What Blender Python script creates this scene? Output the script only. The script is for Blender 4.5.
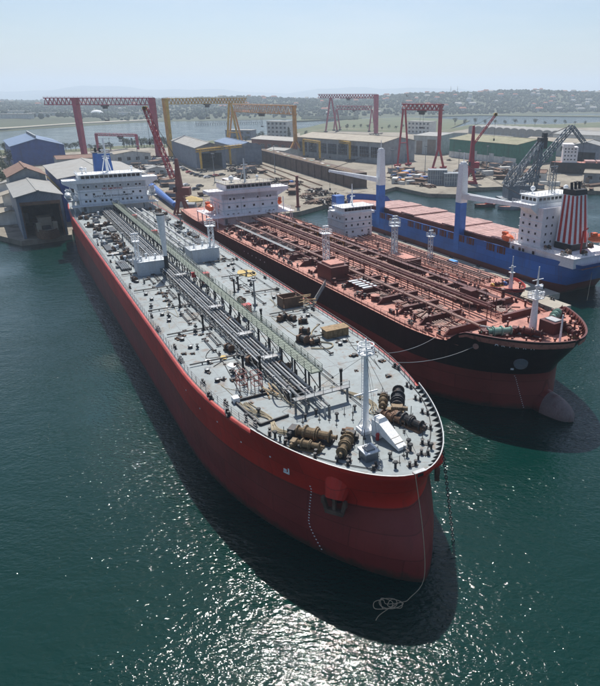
import bpy, math, random
from mathutils import Vector, Matrix
R = math.radians
rnd = random.Random(7)
for o in list(bpy.data.objects): bpy.data.objects.remove(o)
scene = bpy.context.scene
COL = scene.collection

# ------------------------------------------------------------------ camera, sky, sun, exposure
CAMZ, FPX, CX, CY, HY = 54.0, 600.0, 365.0, 343.0, 95.0
PITCH = math.atan((CY - HY) / FPX)
cam = bpy.data.cameras.new('camera'); camo = bpy.data.objects.new('camera', cam); COL.objects.link(camo)
camo.location = (0, 0, CAMZ); camo.rotation_euler = (math.pi/2 - PITCH, 0, 0)
cam.sensor_width = 36; cam.lens = 36*FPX/686; cam.shift_x = (300-CX)/686
cam.clip_start = 1; cam.clip_end = 40000
scene.camera = camo
HAZE = .00017
SUN_EL, SUN_AZ = R(56), R(-7)          # azimuth from +Y towards +X
world = bpy.data.worlds.new('World'); scene.world = world; world.use_nodes = True
wn = world.node_tree; bg = wn.nodes['Background']
sky = wn.nodes.new('ShaderNodeTexSky'); sky.sky_type = 'NISHITA'; sky.sun_disc = False
sky.sun_elevation = SUN_EL; sky.sun_rotation = SUN_AZ
sky.air_density = 1.0; sky.dust_density = 1.25; sky.ozone_density = 4.0; sky.altitude = 50
# thin uneven cloud veil, all round the sky
wtc = wn.nodes.new('ShaderNodeTexCoord'); wmp = wn.nodes.new('ShaderNodeMapping'); wmp.inputs['Scale'].default_value = (2.2, 2.2, 9)
wno = wn.nodes.new('ShaderNodeTexNoise'); wno.inputs['Scale'].default_value = 1.6; wno.inputs['Detail'].default_value = 7; wno.inputs['Roughness'].default_value = .6
wmr = wn.nodes.new('ShaderNodeMapRange'); wmr.inputs['From Min'].default_value = .48; wmr.inputs['From Max'].default_value = .75; wmr.inputs['To Max'].default_value = .32
wmx = wn.nodes.new('ShaderNodeMix'); wmx.data_type = 'RGBA'; wmx.inputs[7].default_value = (7.6, 7.9, 8.2, 1)
wn.links.new(wtc.outputs['Generated'], wmp.inputs[0]); wn.links.new(wmp.outputs[0], wno.inputs['Vector']); wn.links.new(wno.outputs[0], wmr.inputs[0]); wn.links.new(wmr.outputs[0], wmx.inputs[0])
wn.links.new(sky.outputs[0], wmx.inputs[6]); wn.links.new(wmx.outputs[2], bg.inputs[0]); bg.inputs[1].default_value = 0.089
sl = bpy.data.lights.new('sun', 'SUN'); sl.energy = 5.0; sl.angle = R(0.53); sl.color = (1, .955, .89)
so = bpy.data.objects.new('sun', sl); COL.objects.link(so); so.location = (0, 0, 300)
sdir = Vector((math.sin(SUN_AZ)*math.cos(SUN_EL), math.cos(SUN_AZ)*math.cos(SUN_EL), math.sin(SUN_EL)))
so.rotation_euler = sdir.to_track_quat('Z', 'Y').to_euler()
scene.view_settings.view_transform = 'Standard'; scene.view_settings.look = 'None'
scene.view_settings.exposure = 0.27; scene.view_settings.gamma = 1
scene.render.resolution_x, scene.render.resolution_y = 896, 1024
scene.render.engine = 'CYCLES'
scene.cycles.volume_bounces = 1; scene.cycles.max_bounces = 6

def at(px, py, z=0.0):
    """point of the place at height z that the photograph shows at (px, py)"""
    u, v = (px-CX)/FPX, (CY-py)/FPX
    d = Vector((u, math.cos(PITCH)+v*math.sin(PITCH), -math.sin(PITCH)+v*math.cos(PITCH)))
    t = (z-CAMZ)/d.z
    return Vector((d.x*t, d.y*t, z))

# ------------------------------------------------------------------ materials
def nd(nt, typ, **kw):
    n = nt.nodes.new(typ)
    for k, v in kw.items():
        if k in n.inputs: n.inputs[k].default_value = v
        else: setattr(n, k, v)
    return n
def c4(c): return (c[0], c[1], c[2], 1)
MATS = {}
def mat(name, col, rough=.6, metal=0., var=.18, vs=.35, fine=.1, fs=3., dirt=None, dirt_amt=.45, dirt_s=.25, bump=.0, bs=2., rib=0., ribdir='X', streak=False, spec=.4, spots=None, spot_s=.9, spot_amt=.7):
    """paint / metal / concrete with blotches, fine grain, optional rust or dirt (streaks run down) and ribs as fine relief"""
    m = bpy.data.materials.new(name); m.use_nodes = True; MATS[name] = m
    nt = m.node_tree; b = nt.nodes['Principled BSDF']; L = nt.links.new
    tc = nd(nt, 'ShaderNodeTexCoord')
    n1 = nd(nt, 'ShaderNodeTexNoise', Scale=vs, Detail=4.); L(tc.outputs['Object'], n1.inputs['Vector'])
    n2 = nd(nt, 'ShaderNodeTexNoise', Scale=fs, Detail=3.); L(tc.outputs['Object'], n2.inputs['Vector'])
    r1 = nd(nt, 'ShaderNodeMapRange', **{'From Min': .3, 'From Max': .7, 'To Min': 1-var, 'To Max': 1+var}); L(n1.outputs[0], r1.inputs[0])
    r2 = nd(nt, 'ShaderNodeMapRange', **{'From Min': .3, 'From Max': .7, 'To Min': 1-fine, 'To Max': 1+fine}); L(n2.outputs[0], r2.inputs[0])
    mu = nd(nt, 'ShaderNodeMath', operation='MULTIPLY'); L(r1.outputs[0], mu.inputs[0]); L(r2.outputs[0], mu.inputs[1])
    vm = nd(nt, 'ShaderNodeVectorMath', operation='SCALE'); vm.inputs[0].default_value = col; L(mu.outputs[0], vm.inputs['Scale'])
    out = vm.outputs[0]
    if dirt:
        mp = nd(nt, 'ShaderNodeMapping'); L(tc.outputs['Object'], mp.inputs[0])
        if streak: mp.inputs['Scale'].default_value = (1, 1, .12)
        n3 = nd(nt, 'ShaderNodeTexNoise', Scale=dirt_s, Detail=6., Roughness=.65); L(mp.outputs[0], n3.inputs['Vector'])
        r3 = nd(nt, 'ShaderNodeMapRange', **{'From Min': .52, 'From Max': .72, 'To Min': 0., 'To Max': dirt_amt}); L(n3.outputs[0], r3.inputs[0])
        mx = nd(nt, 'ShaderNodeMix', data_type='RGBA'); L(r3.outputs[0], mx.inputs[0]); L(out, mx.inputs[6]); mx.inputs[7].default_value = c4(dirt)
        out = mx.outputs[2]
    if spots:
        n4 = nd(nt, 'ShaderNodeTexNoise', Scale=spot_s, Detail=7., Roughness=.7, Distortion=.6); L(tc.outputs['Object'], n4.inputs['Vector'])
        r4 = nd(nt, 'ShaderNodeMapRange', **{'From Min': .55, 'From Max': .64, 'To Min': 0., 'To Max': spot_amt}); L(n4.outputs[0], r4.inputs[0])
        mx4 = nd(nt, 'ShaderNodeMix', data_type='RGBA'); L(r4.outputs[0], mx4.inputs[0]); L(out, mx4.inputs[6]); mx4.inputs[7].default_value = c4(spots); out = mx4.outputs[2]
    L(out, b.inputs['Base Color'])
    b.inputs['Roughness'].default_value = rough; b.inputs['Metallic'].default_value = metal
    b.inputs['Specular IOR Level'].default_value = spec
    h = None
    if bump: h = nd(nt, 'ShaderNodeTexNoise', Scale=bs, Detail=4.); L(tc.outputs['Object'], h.inputs['Vector'])
    if rib:
        w = nd(nt, 'ShaderNodeTexWave', Scale=rib); w.bands_direction = ribdir; L(tc.outputs['Object'], w.inputs['Vector']); h = w; bump = bump or .5
    if h:
        bp = nd(nt, 'ShaderNodeBump', Strength=bump, Distance=.185); L(h.outputs[0], bp.inputs['Height']); L(bp.outputs[0], b.inputs['Normal'])
    return m
def hull_mat(name, bands, rough=.45, rust=(.16, .06, .03), amt=.35):
    """ship side paint: bands = [(z from which the colour holds, colour)]; scum and rust streaks on top"""
    m = bpy.data.materials.new(name); m.use_nodes = True; MATS[name] = m
    nt = m.node_tree; b = nt.nodes['Principled BSDF']; L = nt.links.new
    tc = nd(nt, 'ShaderNodeTexCoord'); sp = nd(nt, 'ShaderNodeSeparateXYZ'); L(tc.outputs['Object'], sp.inputs[0])
    out = None
    for i, (z, c) in enumerate(bands):
        if i == 0:
            rgb = nd(nt, 'ShaderNodeRGB'); rgb.outputs[0].default_value = c4(c); out = rgb.outputs[0]; continue
        g = nd(nt, 'ShaderNodeMath', operation='GREATER_THAN'); L(sp.outputs[2], g.inputs[0]); g.inputs[1].default_value = z
        mx = nd(nt, 'ShaderNodeMix', data_type='RGBA'); L(g.outputs[0], mx.inputs[0]); L(out, mx.inputs[6]); mx.inputs[7].default_value = c4(c); out = mx.outputs[2]
    n1 = nd(nt, 'ShaderNodeTexNoise', Scale=.12, Detail=5.); L(tc.outputs['Object'], n1.inputs['Vector'])
    r1 = nd(nt, 'ShaderNodeMapRange', **{'From Min': .3, 'From Max': .7, 'To Min': .8, 'To Max': 1.2}); L(n1.outputs[0], r1.inputs[0])
    # plating strakes: faint tone per plate row
    mpb = nd(nt, 'ShaderNodeMapping'); mpb.inputs['Rotation'].default_value = (R(90), 0, 0); L(tc.outputs['Object'], mpb.inputs[0])
    br = nd(nt, 'ShaderNodeTexBrick', Scale=.1, **{'Color1': (.84, .84, .84, 1), 'Color2': (1.1, 1.1, 1.1, 1), 'Mortar': (.68, .68, .68, 1), 'Mortar Size': .006, 'Brick Width': 1.1, 'Row Height': .28}); L(mpb.outputs[0], br.inputs['Vector'])
    v1 = nd(nt, 'ShaderNodeMix', data_type='RGBA', blend_type='MULTIPLY'); v1.inputs[0].default_value = 1; L(out, v1.inputs[6]); L(br.outputs[0], v1.inputs[7])
    v2 = nd(nt, 'ShaderNodeVectorMath', operation='SCALE'); L(v1.outputs[2], v2.inputs[0]); L(r1.outputs[0], v2.inputs['Scale'])
    mp = nd(nt, 'ShaderNodeMapping'); mp.inputs['Scale'].default_value = (1, 1, .1); L(tc.outputs['Object'], mp.inputs[0])
    n3 = nd(nt, 'ShaderNodeTexNoise', Scale=.9, Detail=6., Roughness=.6); L(mp.outputs[0], n3.inputs['Vector'])
    r3 = nd(nt, 'ShaderNodeMapRange', **{'From Min': .55, 'From Max': .75, 'To Min': 0., 'To Max': amt}); L(n3.outputs[0], r3.inputs[0])
    mx = nd(nt, 'ShaderNodeMix', data_type='RGBA'); L(r3.outputs[0], mx.inputs[0]); L(v2.outputs[0], mx.inputs[6]); mx.inputs[7].default_value = c4(rust)
    # weed and scum along the waterline, worn scuffs above
    wz = nd(nt, 'ShaderNodeTexNoise', Scale=.8, Detail=5.); L(tc.outputs['Object'], wz.inputs['Vector'])
    wa = nd(nt, 'ShaderNodeMath', operation='MULTIPLY_ADD'); L(wz.outputs[0], wa.inputs[0]); wa.inputs[1].default_value = -1.8; L(sp.outputs[2], wa.inputs[2])
    wr = nd(nt, 'ShaderNodeMapRange', **{'From Min': -.6, 'From Max': .3, 'To Min': .85, 'To Max': 0.}); L(wa.outputs[0], wr.inputs[0])
    mw = nd(nt, 'ShaderNodeMix', data_type='RGBA'); L(wr.outputs[0], mw.inputs[0]); L(mx.outputs[2], mw.inputs[6]); mw.inputs[7].default_value = (.03, .032, .022, 1)
    sc = nd(nt, 'ShaderNodeTexNoise', Scale=.35, Detail=8., Roughness=.75); L(tc.outputs['Object'], sc.inputs['Vector'])
    sr = nd(nt, 'ShaderNodeMapRange', **{'From Min': .62, 'From Max': .72, 'To Min': 0., 'To Max': .35}); L(sc.outputs[0], sr.inputs[0])
    ms = nd(nt, 'ShaderNodeMix', data_type='RGBA'); L(sr.outputs[0], ms.inputs[0]); L(mw.outputs[2], ms.inputs[6]); ms.inputs[7].default_value = (.17, .10, .085, 1)
    mx = ms
    L(mx.outputs[2], b.inputs['Base Color']); b.inputs['Roughness'].default_value = rough; b.inputs['Specular IOR Level'].default_value = .35
    h = nd(nt, 'ShaderNodeTexNoise', Scale=.5, Detail=2.); L(tc.outputs['Object'], h.inputs['Vector'])
    bp = nd(nt, 'ShaderNodeBump', Strength=.45, Distance=.185); L(h.outputs[0], bp.inputs['Height']); L(bp.outputs[0], b.inputs['Normal'])
    return m
RUST = (.17, .075, .035); DIRTC = (.11, .09, .065)
mat('deck_grey', (.225, .26, .268), .62, dirt=(.15, .13, .10), dirt_amt=.8, dirt_s=.16, var=.14, vs=.12, fine=.08, fs=1.5, spots=(.15, .085, .05), spot_s=.55, spot_amt=.6)
mat('white_paint', (.78, .80, .81), .45, dirt=(.36, .25, .17), dirt_amt=.3, dirt_s=.5, streak=True, var=.05)
mat('offwhite_paint', (.52, .56, .59), .5, dirt=(.34, .22, .14), dirt_amt=.35, dirt_s=.5, streak=True, var=.07)
mat('pinkwhite_paint', (.76, .73, .75), .5, dirt=(.36, .2, .14), dirt_amt=.35, dirt_s=.4, streak=True, var=.06)
mat('glass_dark', (.012, .016, .022), .12, spec=.6, var=.1)
mat('black_paint', (.016, .016, .018), .5, dirt=RUST, dirt_amt=.3)
mat('dark_steel', (.035, .038, .042), .6, dirt=RUST, dirt_amt=.5, dirt_s=1.2)
mat('pipe_grey', (.17, .185, .195), .45, metal=.2, dirt=RUST, dirt_amt=.4, dirt_s=.6)
mat('pipe_pale', (.42, .43, .43), .4, dirt=RUST, dirt_amt=.35, dirt_s=.6)
mat('green_paint', (.13, .165, .13), .55, dirt=DIRTC, dirt_amt=.5, dirt_s=.8)
mat('red_paint', (.42, .03, .028), .45, dirt=RUST, dirt_amt=.3)
mat('gunwale_red', (.40, .05, .04), .45, dirt=RUST, dirt_amt=.4, dirt_s=.8)
mat('orange_paint', (.72, .13, .035), .45, var=.08)
mat('winch_tan', (.23, .165, .095), .7, dirt=(.05, .04, .03), dirt_amt=.9, dirt_s=1.1, spots=(.04, .03, .022), spot_s=2.2, spot_amt=.9)
mat('rope', (.34, .29, .20), .9, var=.15, fs=8.)
mat('canvas', (.80, .80, .78), .8, var=.06, bump=.3, bs=1.5)
mat('sand_patch', (.48, .36, .15), .9, var=.2, vs=2.)
mat('wood', (.25, .17, .09), .8, var=.3, vs=1.5)
mat('deck_red', (.43, .185, .14), .65, dirt=(.12, .035, .026), dirt_amt=.75, dirt_s=.2, var=.18, vs=.15, spots=(.07, .025, .02), spot_s=.7, spot_amt=.7)
mat('pipe_red', (.092, .018, .015), .5, dirt=(.04, .015, .012), dirt_amt=.6, dirt_s=.7, var=.25)
mat('pipe_pink', (.33, .20, .16), .5, dirt=(.16, .06, .04), dirt_amt=.5, dirt_s=.8)
mat('hatch_pink', (.43, .255, .23), .6, dirt=(.2, .09, .07), dirt_amt=.6, dirt_s=.3, spots=(.14, .06, .045), spot_s=.5, spot_amt=.5)
mat('winch_green', (.20, .34, .28), .5, dirt=DIRTC, dirt_amt=.4)
mat('yellow_paint', (.50, .32, .03), .5, dirt=RUST, dirt_amt=.4)
mat('crane_yellow', (.54, .33, .04), .5, dirt=RUST, dirt_amt=.5, dirt_s=.3)
mat('crane_orange', (.56, .26, .06), .5, dirt=RUST, dirt_amt=.5, dirt_s=.3)
mat('crane_maroon', (.34, .018, .06), .5, dirt=(.09, .03, .03), dirt_amt=.5, dirt_s=.3)
mat('crane_red', (.38, .022, .04), .5, dirt=(.1, .03, .03), dirt_amt=.5, dirt_s=.3)
mat('brick_red_paint', (.20, .05, .04), .55, dirt=(.06, .03, .025), dirt_amt=.5)
mat('steel_grey', (.20, .225, .25), .5, metal=.2, dirt=RUST, dirt_amt=.4)
mat('ship_blue', (.03, .11, .36), .45, dirt=(.05, .05, .07), dirt_amt=.4, streak=True)
mat('crane_blue', (.035, .15, .48), .42, dirt=(.05, .05, .07), dirt_amt=.3, streak=True)
mat('tarp_blue', (.05, .26, .62), .7)
mat('concrete', (.235, .21, .165), .9, spots=(.09, .07, .055), spot_s=.09, spot_amt=.75, dirt=(.13, .11, .085), dirt_amt=.8, dirt_s=.04, var=.25, vs=.03, fine=.15, fs=.6, bump=.2)
mat('concrete_pale', (.36, .335, .28), .9, dirt=(.22, .19, .15), dirt_amt=.6, dirt_s=.2, var=.15, vs=.1)
mat('rusty_wall', (.115, .075, .055), .85, dirt=(.05, .04, .035), dirt_amt=.7, dirt_s=.25, streak=True, var=.25)
mat('rusty_steel', (.165, .095, .06), .8, dirt=(.08, .045, .03), dirt_amt=.7, dirt_s=.4, var=.3)
mat('roof_white', (.28, .28, .265), .6, dirt=(.3, .27, .23), dirt_amt=.6, dirt_s=.15, rib=1.2, var=.1)
mat('roof_grey', (.30, .295, .275), .65, dirt=(.25, .22, .18), dirt_amt=.6, dirt_s=.12, rib=1.2, var=.12)
mat('roof_tan', (.30, .265, .205), .7, dirt=(.2, .16, .12), dirt_amt=.6, dirt_s=.08, rib=1.0, var=.12)
mat('roof_brown', (.20, .11, .075), .75, dirt=(.1, .07, .05), dirt_amt=.6, rib=1.2)
mat('roof_blue', (.12, .19, .31), .55, dirt=(.1, .12, .16), dirt_amt=.5, rib=1.2)
mat('roof_moss', (.25, .235, .15), .85, dirt=(.10, .12, .05), dirt_amt=.7, dirt_s=.1, rib=.8)
mat('wall_blue', (.025, .07, .27), .55, dirt=(.02, .03, .08), dirt_amt=.6, streak=True, rib=1.1)
mat('wall_bluegrey', (.17, .205, .26), .6, dirt=(.09, .1, .12), dirt_amt=.5, streak=True, rib=1.0)
mat('wall_grey', (.28, .30, .31), .65, dirt=(.14, .13, .12), dirt_amt=.5, streak=True, rib=1.0)
mat('wall_pale', (.45, .47, .46), .7, dirt=(.22, .2, .17), dirt_amt=.5, streak=True)
mat('wall_green', (.02, .17, .11), .6, dirt=(.03, .07, .05), dirt_amt=.6, streak=True, rib=.8)
mat('wall_brick', (.21, .085, .06), .85, dirt=(.1, .06, .045), dirt_amt=.6)
mat('wall_white', (.62, .61, .57), .8, dirt=(.35, .31, .26), dirt_amt=.5, streak=True)
mat('door_brown', (.24, .19, .15), .7)
mat('shed_dark', (.05, .05, .055), .9)
mat('tile_roof', (.34, .12, .07), .85, var=.25)
mat('asphalt', (.055, .053, .05), .9, var=.2)
mat('car_dark', (.03, .035, .045), .3, spec=.6)
mat('car_white', (.6, .6, .6), .3, spec=.6)
mat('car_red', (.3, .03, .03), .3, spec=.6)
mat('tyre', (.015, .015, .015), .9)
mat('bark', (.08, .055, .035), .9)
mat('leaf', (.055, .085, .03), .75, var=.45, vs=.9, fine=.3, fs=4.)
mat('leaf_dark', (.03, .055, .022), .8, var=.4, vs=.9, fine=.3, fs=4.)
mat('far_wood', (.028, .05, .024), .85, var=.45, vs=.02, fine=.3, fs=.2)
mat('far_ground', (.055, .066, .034), .95, dirt=(.035, .05, .022), dirt_amt=.9, dirt_s=.004, var=.25, vs=.006)
mat('marsh_green', (.075, .092, .038), .95, dirt=(.16, .12, .06), dirt_amt=.7, dirt_s=.02, var=.25, vs=.03)
mat('sand', (.36, .33, .27), .95, var=.15)
mat('mountain', (.07, .09, .08), .95, var=.2, vs=.002)
hull_mat('hull_red_tanker', [(-99, (.21, .034, .03)), (8.6, (.50, .026, .017))], amt=.4, rust=(.12, .03, .022))
hull_mat('hull_black_tanker', [(-99, (.20, .042, .035)), (7.2, (.013, .013, .015))], amt=.25, rust=(.09, .05, .04))
hull_mat('hull_blue_cargo', [(-99, (.16, .035, .03)), (3.2, (.03, .125, .42))], amt=.5, rust=(.06, .06, .08))
hull_mat('hull_navy', [(-99, (.16, .035, .03)), (1.2, (.018, .028, .06))], amt=.2)
def bulb_mat():
    m = mat('bulb_scum', (.20, .155, .145), .6, dirt=(.12, .04, .032), dirt_amt=.9, dirt_s=.5, streak=True, var=.2); return m
bulb_mat()
def water_mat():
    m = bpy.data.materials.new('water'); m.use_nodes = True; MATS['water'] = m
    nt = m.node_tree; b = nt.nodes['Principled BSDF']; L = nt.links.new
    tc = nd(nt, 'ShaderNodeTexCoord')
    n0 = nd(nt, 'ShaderNodeTexNoise', Scale=.012, Detail=3.); L(tc.outputs['Object'], n0.inputs['Vector'])
    r0 = nd(nt, 'ShaderNodeValToRGB'); r0.color_ramp.elements[0].color = (.0008, .0195, .0148, 1); r0.color_ramp.elements[1].color = (.0008, .0255, .0215, 1)
    r0.color_ramp.elements[0].position = .35; r0.color_ramp.elements[1].position = .65
    L(n0.outputs[0], r0.inputs[0]); L(r0.outputs[0], b.inputs['Base Color'])
    b.inputs['Roughness'].default_value = .06; b.inputs['IOR'].default_value = 1.333
    mp = nd(nt, 'ShaderNodeMapping'); mp.inputs['Rotation'].default_value = (0, 0, R(28)); mp.inputs['Scale'].default_value = (.62, 1.1, 1); L(tc.outputs['Object'], mp.inputs[0])
    a = nd(nt, 'ShaderNodeTexNoise', Scale=.33, Detail=3., Distortion=.5); L(mp.outputs[0], a.inputs['Vector'])
    c = nd(nt, 'ShaderNodeTexNoise', Scale=1.9, Detail=3., Roughness=.55, Distortion=.4); L(mp.outputs[0], c.inputs['Vector'])
    # wind patches: ruffled and smoother water
    g = nd(nt, 'ShaderNodeTexNoise', Scale=.03, Detail=3.); L(tc.outputs['Object'], g.inputs['Vector'])
    gr = nd(nt, 'ShaderNodeMapRange', **{'From Min': .35, 'From Max': .65, 'To Min': .3, 'To Max': 1.25}); L(g.outputs[0], gr.inputs[0])
    cm = nd(nt, 'ShaderNodeMath', operation='MULTIPLY'); L(c.outputs[0], cm.inputs[0]); L(gr.outputs[0], cm.inputs[1])
    am = nd(nt, 'ShaderNodeMath', operation='MULTIPLY_ADD'); L(a.outputs[0], am.inputs[0]); am.inputs[1].default_value = 1.3; L(cm.outputs[0], am.inputs[2])
    bp = nd(nt, 'ShaderNodeBump', Strength=1., Distance=.185); L(am.outputs[0], bp.inputs['Height']); L(bp.outputs[0], b.inputs['Normal'])
water_mat()

# ------------------------------------------------------------------ mesh helpers
class MB:
    """collects shapes; build() links them as one mesh object"""
    def __init__(s): s.v = []; s.f = []; s.mi = []; s.cur = 0
    def add(s, vs, fs):
        b = len(s.v); s.v += [tuple(p) for p in vs]
        for f in fs: s.f.append(tuple(b+i for i in f)); s.mi.append(s.cur)
        return s
    def m(s, i): s.cur = i; return s
    def box(s, c, d, rz=0., ry=0., rx=0.):
        M = Matrix.Translation(c) @ Matrix.Rotation(rz, 4, 'Z') @ Matrix.Rotation(ry, 4, 'Y') @ Matrix.Rotation(rx, 4, 'X')
        h = [x/2 for x in d]
        vs = [M @ Vector((sx*h[0], sy*h[1], sz*h[2])) for sz in (-1, 1) for sx, sy in ((-1, -1), (1, -1), (1, 1), (-1, 1))]
        return s.add(vs, [(0, 3, 2, 1), (4, 5, 6, 7), (0, 1, 5, 4), (1, 2, 6, 5), (2, 3, 7, 6), (3, 0, 4, 7)])
    def bb(s, x0, x1, y0, y1, z0, z1): return s.box(((x0+x1)/2, (y0+y1)/2, (z0+z1)/2), (abs(x1-x0), abs(y1-y0), abs(z1-z0)))
    def cyl(s, a, b, r, r2=None, n=8, caps=True):
        a, b = Vector(a), Vector(b); r2 = r if r2 is None else r2
        q = (b-a).to_track_quat('Z', 'Y'); vs = []
        for p, rr in ((a, r), (b, r2)):
            for i in range(n):
                t = 2*math.pi*(i+.5)/n; vs.append(p + q @ Vector((rr*math.cos(t), rr*math.sin(t), 0)))
        fs = [(i, (i+1) % n, n+(i+1) % n, n+i) for i in range(n)]
        if caps: fs += [tuple(range(n-1, -1, -1)), tuple(range(n, 2*n))]
        return s.add(vs, fs)
    def bar(s, a, b, w, h=None):
        """square bar between two points"""
        h = w if h is None else h
        a, b = Vector(a), Vector(b); d = (b-a).normalized()
        up = Vector((0, 0, 1)) if abs(d.z) < .95 else Vector((0, 1, 0))
        x = d.cross(up).normalized(); y = x.cross(d).normalized()
        vs = [p + x*sx*w/2 + y*sy*h/2 for p in (a, b) for sx, sy in ((-1, -1), (1, -1), (1, 1), (-1, 1))]
        return s.add(vs, [(0, 3, 2, 1), (4, 5, 6, 7), (0, 1, 5, 4), (1, 2, 6, 5), (2, 3, 7, 6), (3, 0, 4, 7)])
    def tube(s, pts, r, n=6):
        for a, b in zip(pts[:-1], pts[1:]): s.cyl(a, b, r, n=n)
        return s
    def prism(s, poly, z0, z1):
        n = len(poly); vs = [(p[0], p[1], z0) for p in poly] + [(p[0], p[1], z1) for p in poly]
        return s.add(vs, [(i, (i+1) % n, n+(i+1) % n, n+i) for i in range(n)] + [tuple(range(n-1, -1, -1)), tuple(range(n, 2*n))])
    def lathe(s, prof, c=(0, 0, 0), n=12, axis='Z'):
        vs = []; c = Vector(c)
        for r, h in prof:
            for i in range(n):
                t = 2*math.pi*i/n; p = Vector((r*math.cos(t), r*math.sin(t), h))
                if axis == 'X': p = Vector((p.z, p.x, p.y))
                if axis == 'Y': p = Vector((p.y, p.z, p.x))
                vs.append(c+p)
        k = len(prof)
        fs = [(j*n+i, j*n+(i+1) % n, (j+1)*n+(i+1) % n, (j+1)*n+i) for j in range(k-1) for i in range(n)]
        fs += [tuple(range(n-1, -1, -1)), tuple((k-1)*n+i for i in range(n))]
        return s.add(vs, fs)
    def ball(s, c, r, n=10, sq=(1, 1, 1)):
        prof = []; k = 6
        b0 = len(s.v)
        for j in range(k+1):
            t = -math.pi/2 + math.pi*j/k; prof.append((max(.001, r*math.cos(t)), r*math.sin(t)))
        s.lathe(prof, (0, 0, 0), n)
        for i in range(b0, len(s.v)): p = s.v[i]; s.v[i] = (p[0]*sq[0]+c[0], p[1]*sq[1]+c[1], p[2]*sq[2]+c[2])
        return s
    def truss(s, a, b, w, h, cw, dw, bays, tri=False):
        """lattice girder from a to b: 4 chords (w wide, h high) and zigzag lacing"""
        a, b = Vector(a), Vector(b); d = (b-a).normalized()
        up = Vector((0, 0, 1)) if abs(d.z) < .9 else Vector((0, 1, 0))
        x = d.cross(up).normalized(); y = x.cross(d).normalized()
        cs = [x*sx*w/2 + y*sy*h/2 for sx, sy in ((-1, -1), (1, -1), (1, 1), (-1, 1))]
        for c in cs: s.bar(a+c, b+c, cw)
        for i in range(bays):
            p, q = a+(b-a)*(i/bays), a+(b-a)*((i+1)/bays); mid = (p+q)/2
            for k in range(4):
                c0, c1 = cs[k], cs[(k+1) % 4]
                s.bar(p+c0, mid+c1, dw); s.bar(mid+c1, q+c0, dw)
        return s
    def build(s, name, mats, parent=None, smooth=False, loc=None):
        me = bpy.data.meshes.new(name); me.from_pydata(s.v, [], s.f); 
        ms = mats if isinstance(mats, (list, tuple)) else [mats]
        for m_ in ms: me.materials.append(MATS[m_])
        if len(ms) > 1: me.polygons.foreach_set('material_index', s.mi)
        if smooth: me.polygons.foreach_set('use_smooth', [True]*len(me.polygons))
        me.update()
        o = bpy.data.objects.new(name, me); COL.objects.link(o)
        if parent: o.parent = parent
        if loc is not None: o.location = loc
        return o
def tag(o, label, cat, group=None):
    o['label'] = label; o['category'] = cat
    if group: o['group'] = group
    return o
def empty(name, loc, rz=0.):
    o = bpy.data.objects.new(name, None); COL.objects.link(o); o.location = loc; o.rotation_euler = (0, 0, rz); o.empty_display_size = 1
    return o
def struct(o): o['kind'] = 'structure'; return o
def stuff(o): o['kind'] = 'stuff'; return o
def inst(src, parent, loc, rz=0., sc=None, name=None):
    """another object on the same mesh"""
    o = bpy.data.objects.new(name or src.name.split('.')[0], src.data); COL.objects.link(o)
    o.parent = parent; o.location = loc; o.rotation_euler = (0, 0, rz)
    if sc: o.scale = sc if isinstance(sc, (tuple, list)) else (sc, sc, sc)
    return o
class Repeat:
    """first use builds the mesh, later uses share it"""
    def __init__(s, name, mats, fn, smooth=False): s.name, s.mats, s.fn, s.smooth, s.me = name, mats, fn, smooth, None
    def put(s, parent, loc, rz=0., sc=None, name=None):
        if s.me is None:
            mb = MB(); s.fn(mb); o = mb.build(name or s.name, s.mats, parent, s.smooth); s.me = o.data
        else:
            o = bpy.data.objects.new(name or s.name, s.me); COL.objects.link(o); o.parent = parent
        o.location = loc; o.rotation_euler = (0, 0, rz)
        if sc: o.scale = sc if isinstance(sc, (tuple, list)) else (sc, sc, sc)
        return o
def letters(name, txt, size, mname, parent, loc, rot, space=1.0):
    cu = bpy.data.curves.new(name, 'FONT'); cu.body = txt; cu.size = size; cu.align_x = 'CENTER'; cu.extrude = .02; cu.space_character = space; cu.offset = size*.012
    t = bpy.data.objects.new(name, cu); COL.objects.link(t)
    bpy.context.view_layer.update()
    me = bpy.data.meshes.new_from_object(t.evaluated_get(bpy.context.evaluated_depsgraph_get()))
    bpy.data.objects.remove(t); me.name = name; me.materials.clear(); me.materials.append(MATS[mname])
    o = bpy.data.objects.new(name, me); COL.objects.link(o); o.parent = parent; o.location = loc; o.rotation_euler = rot
    return o

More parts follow.
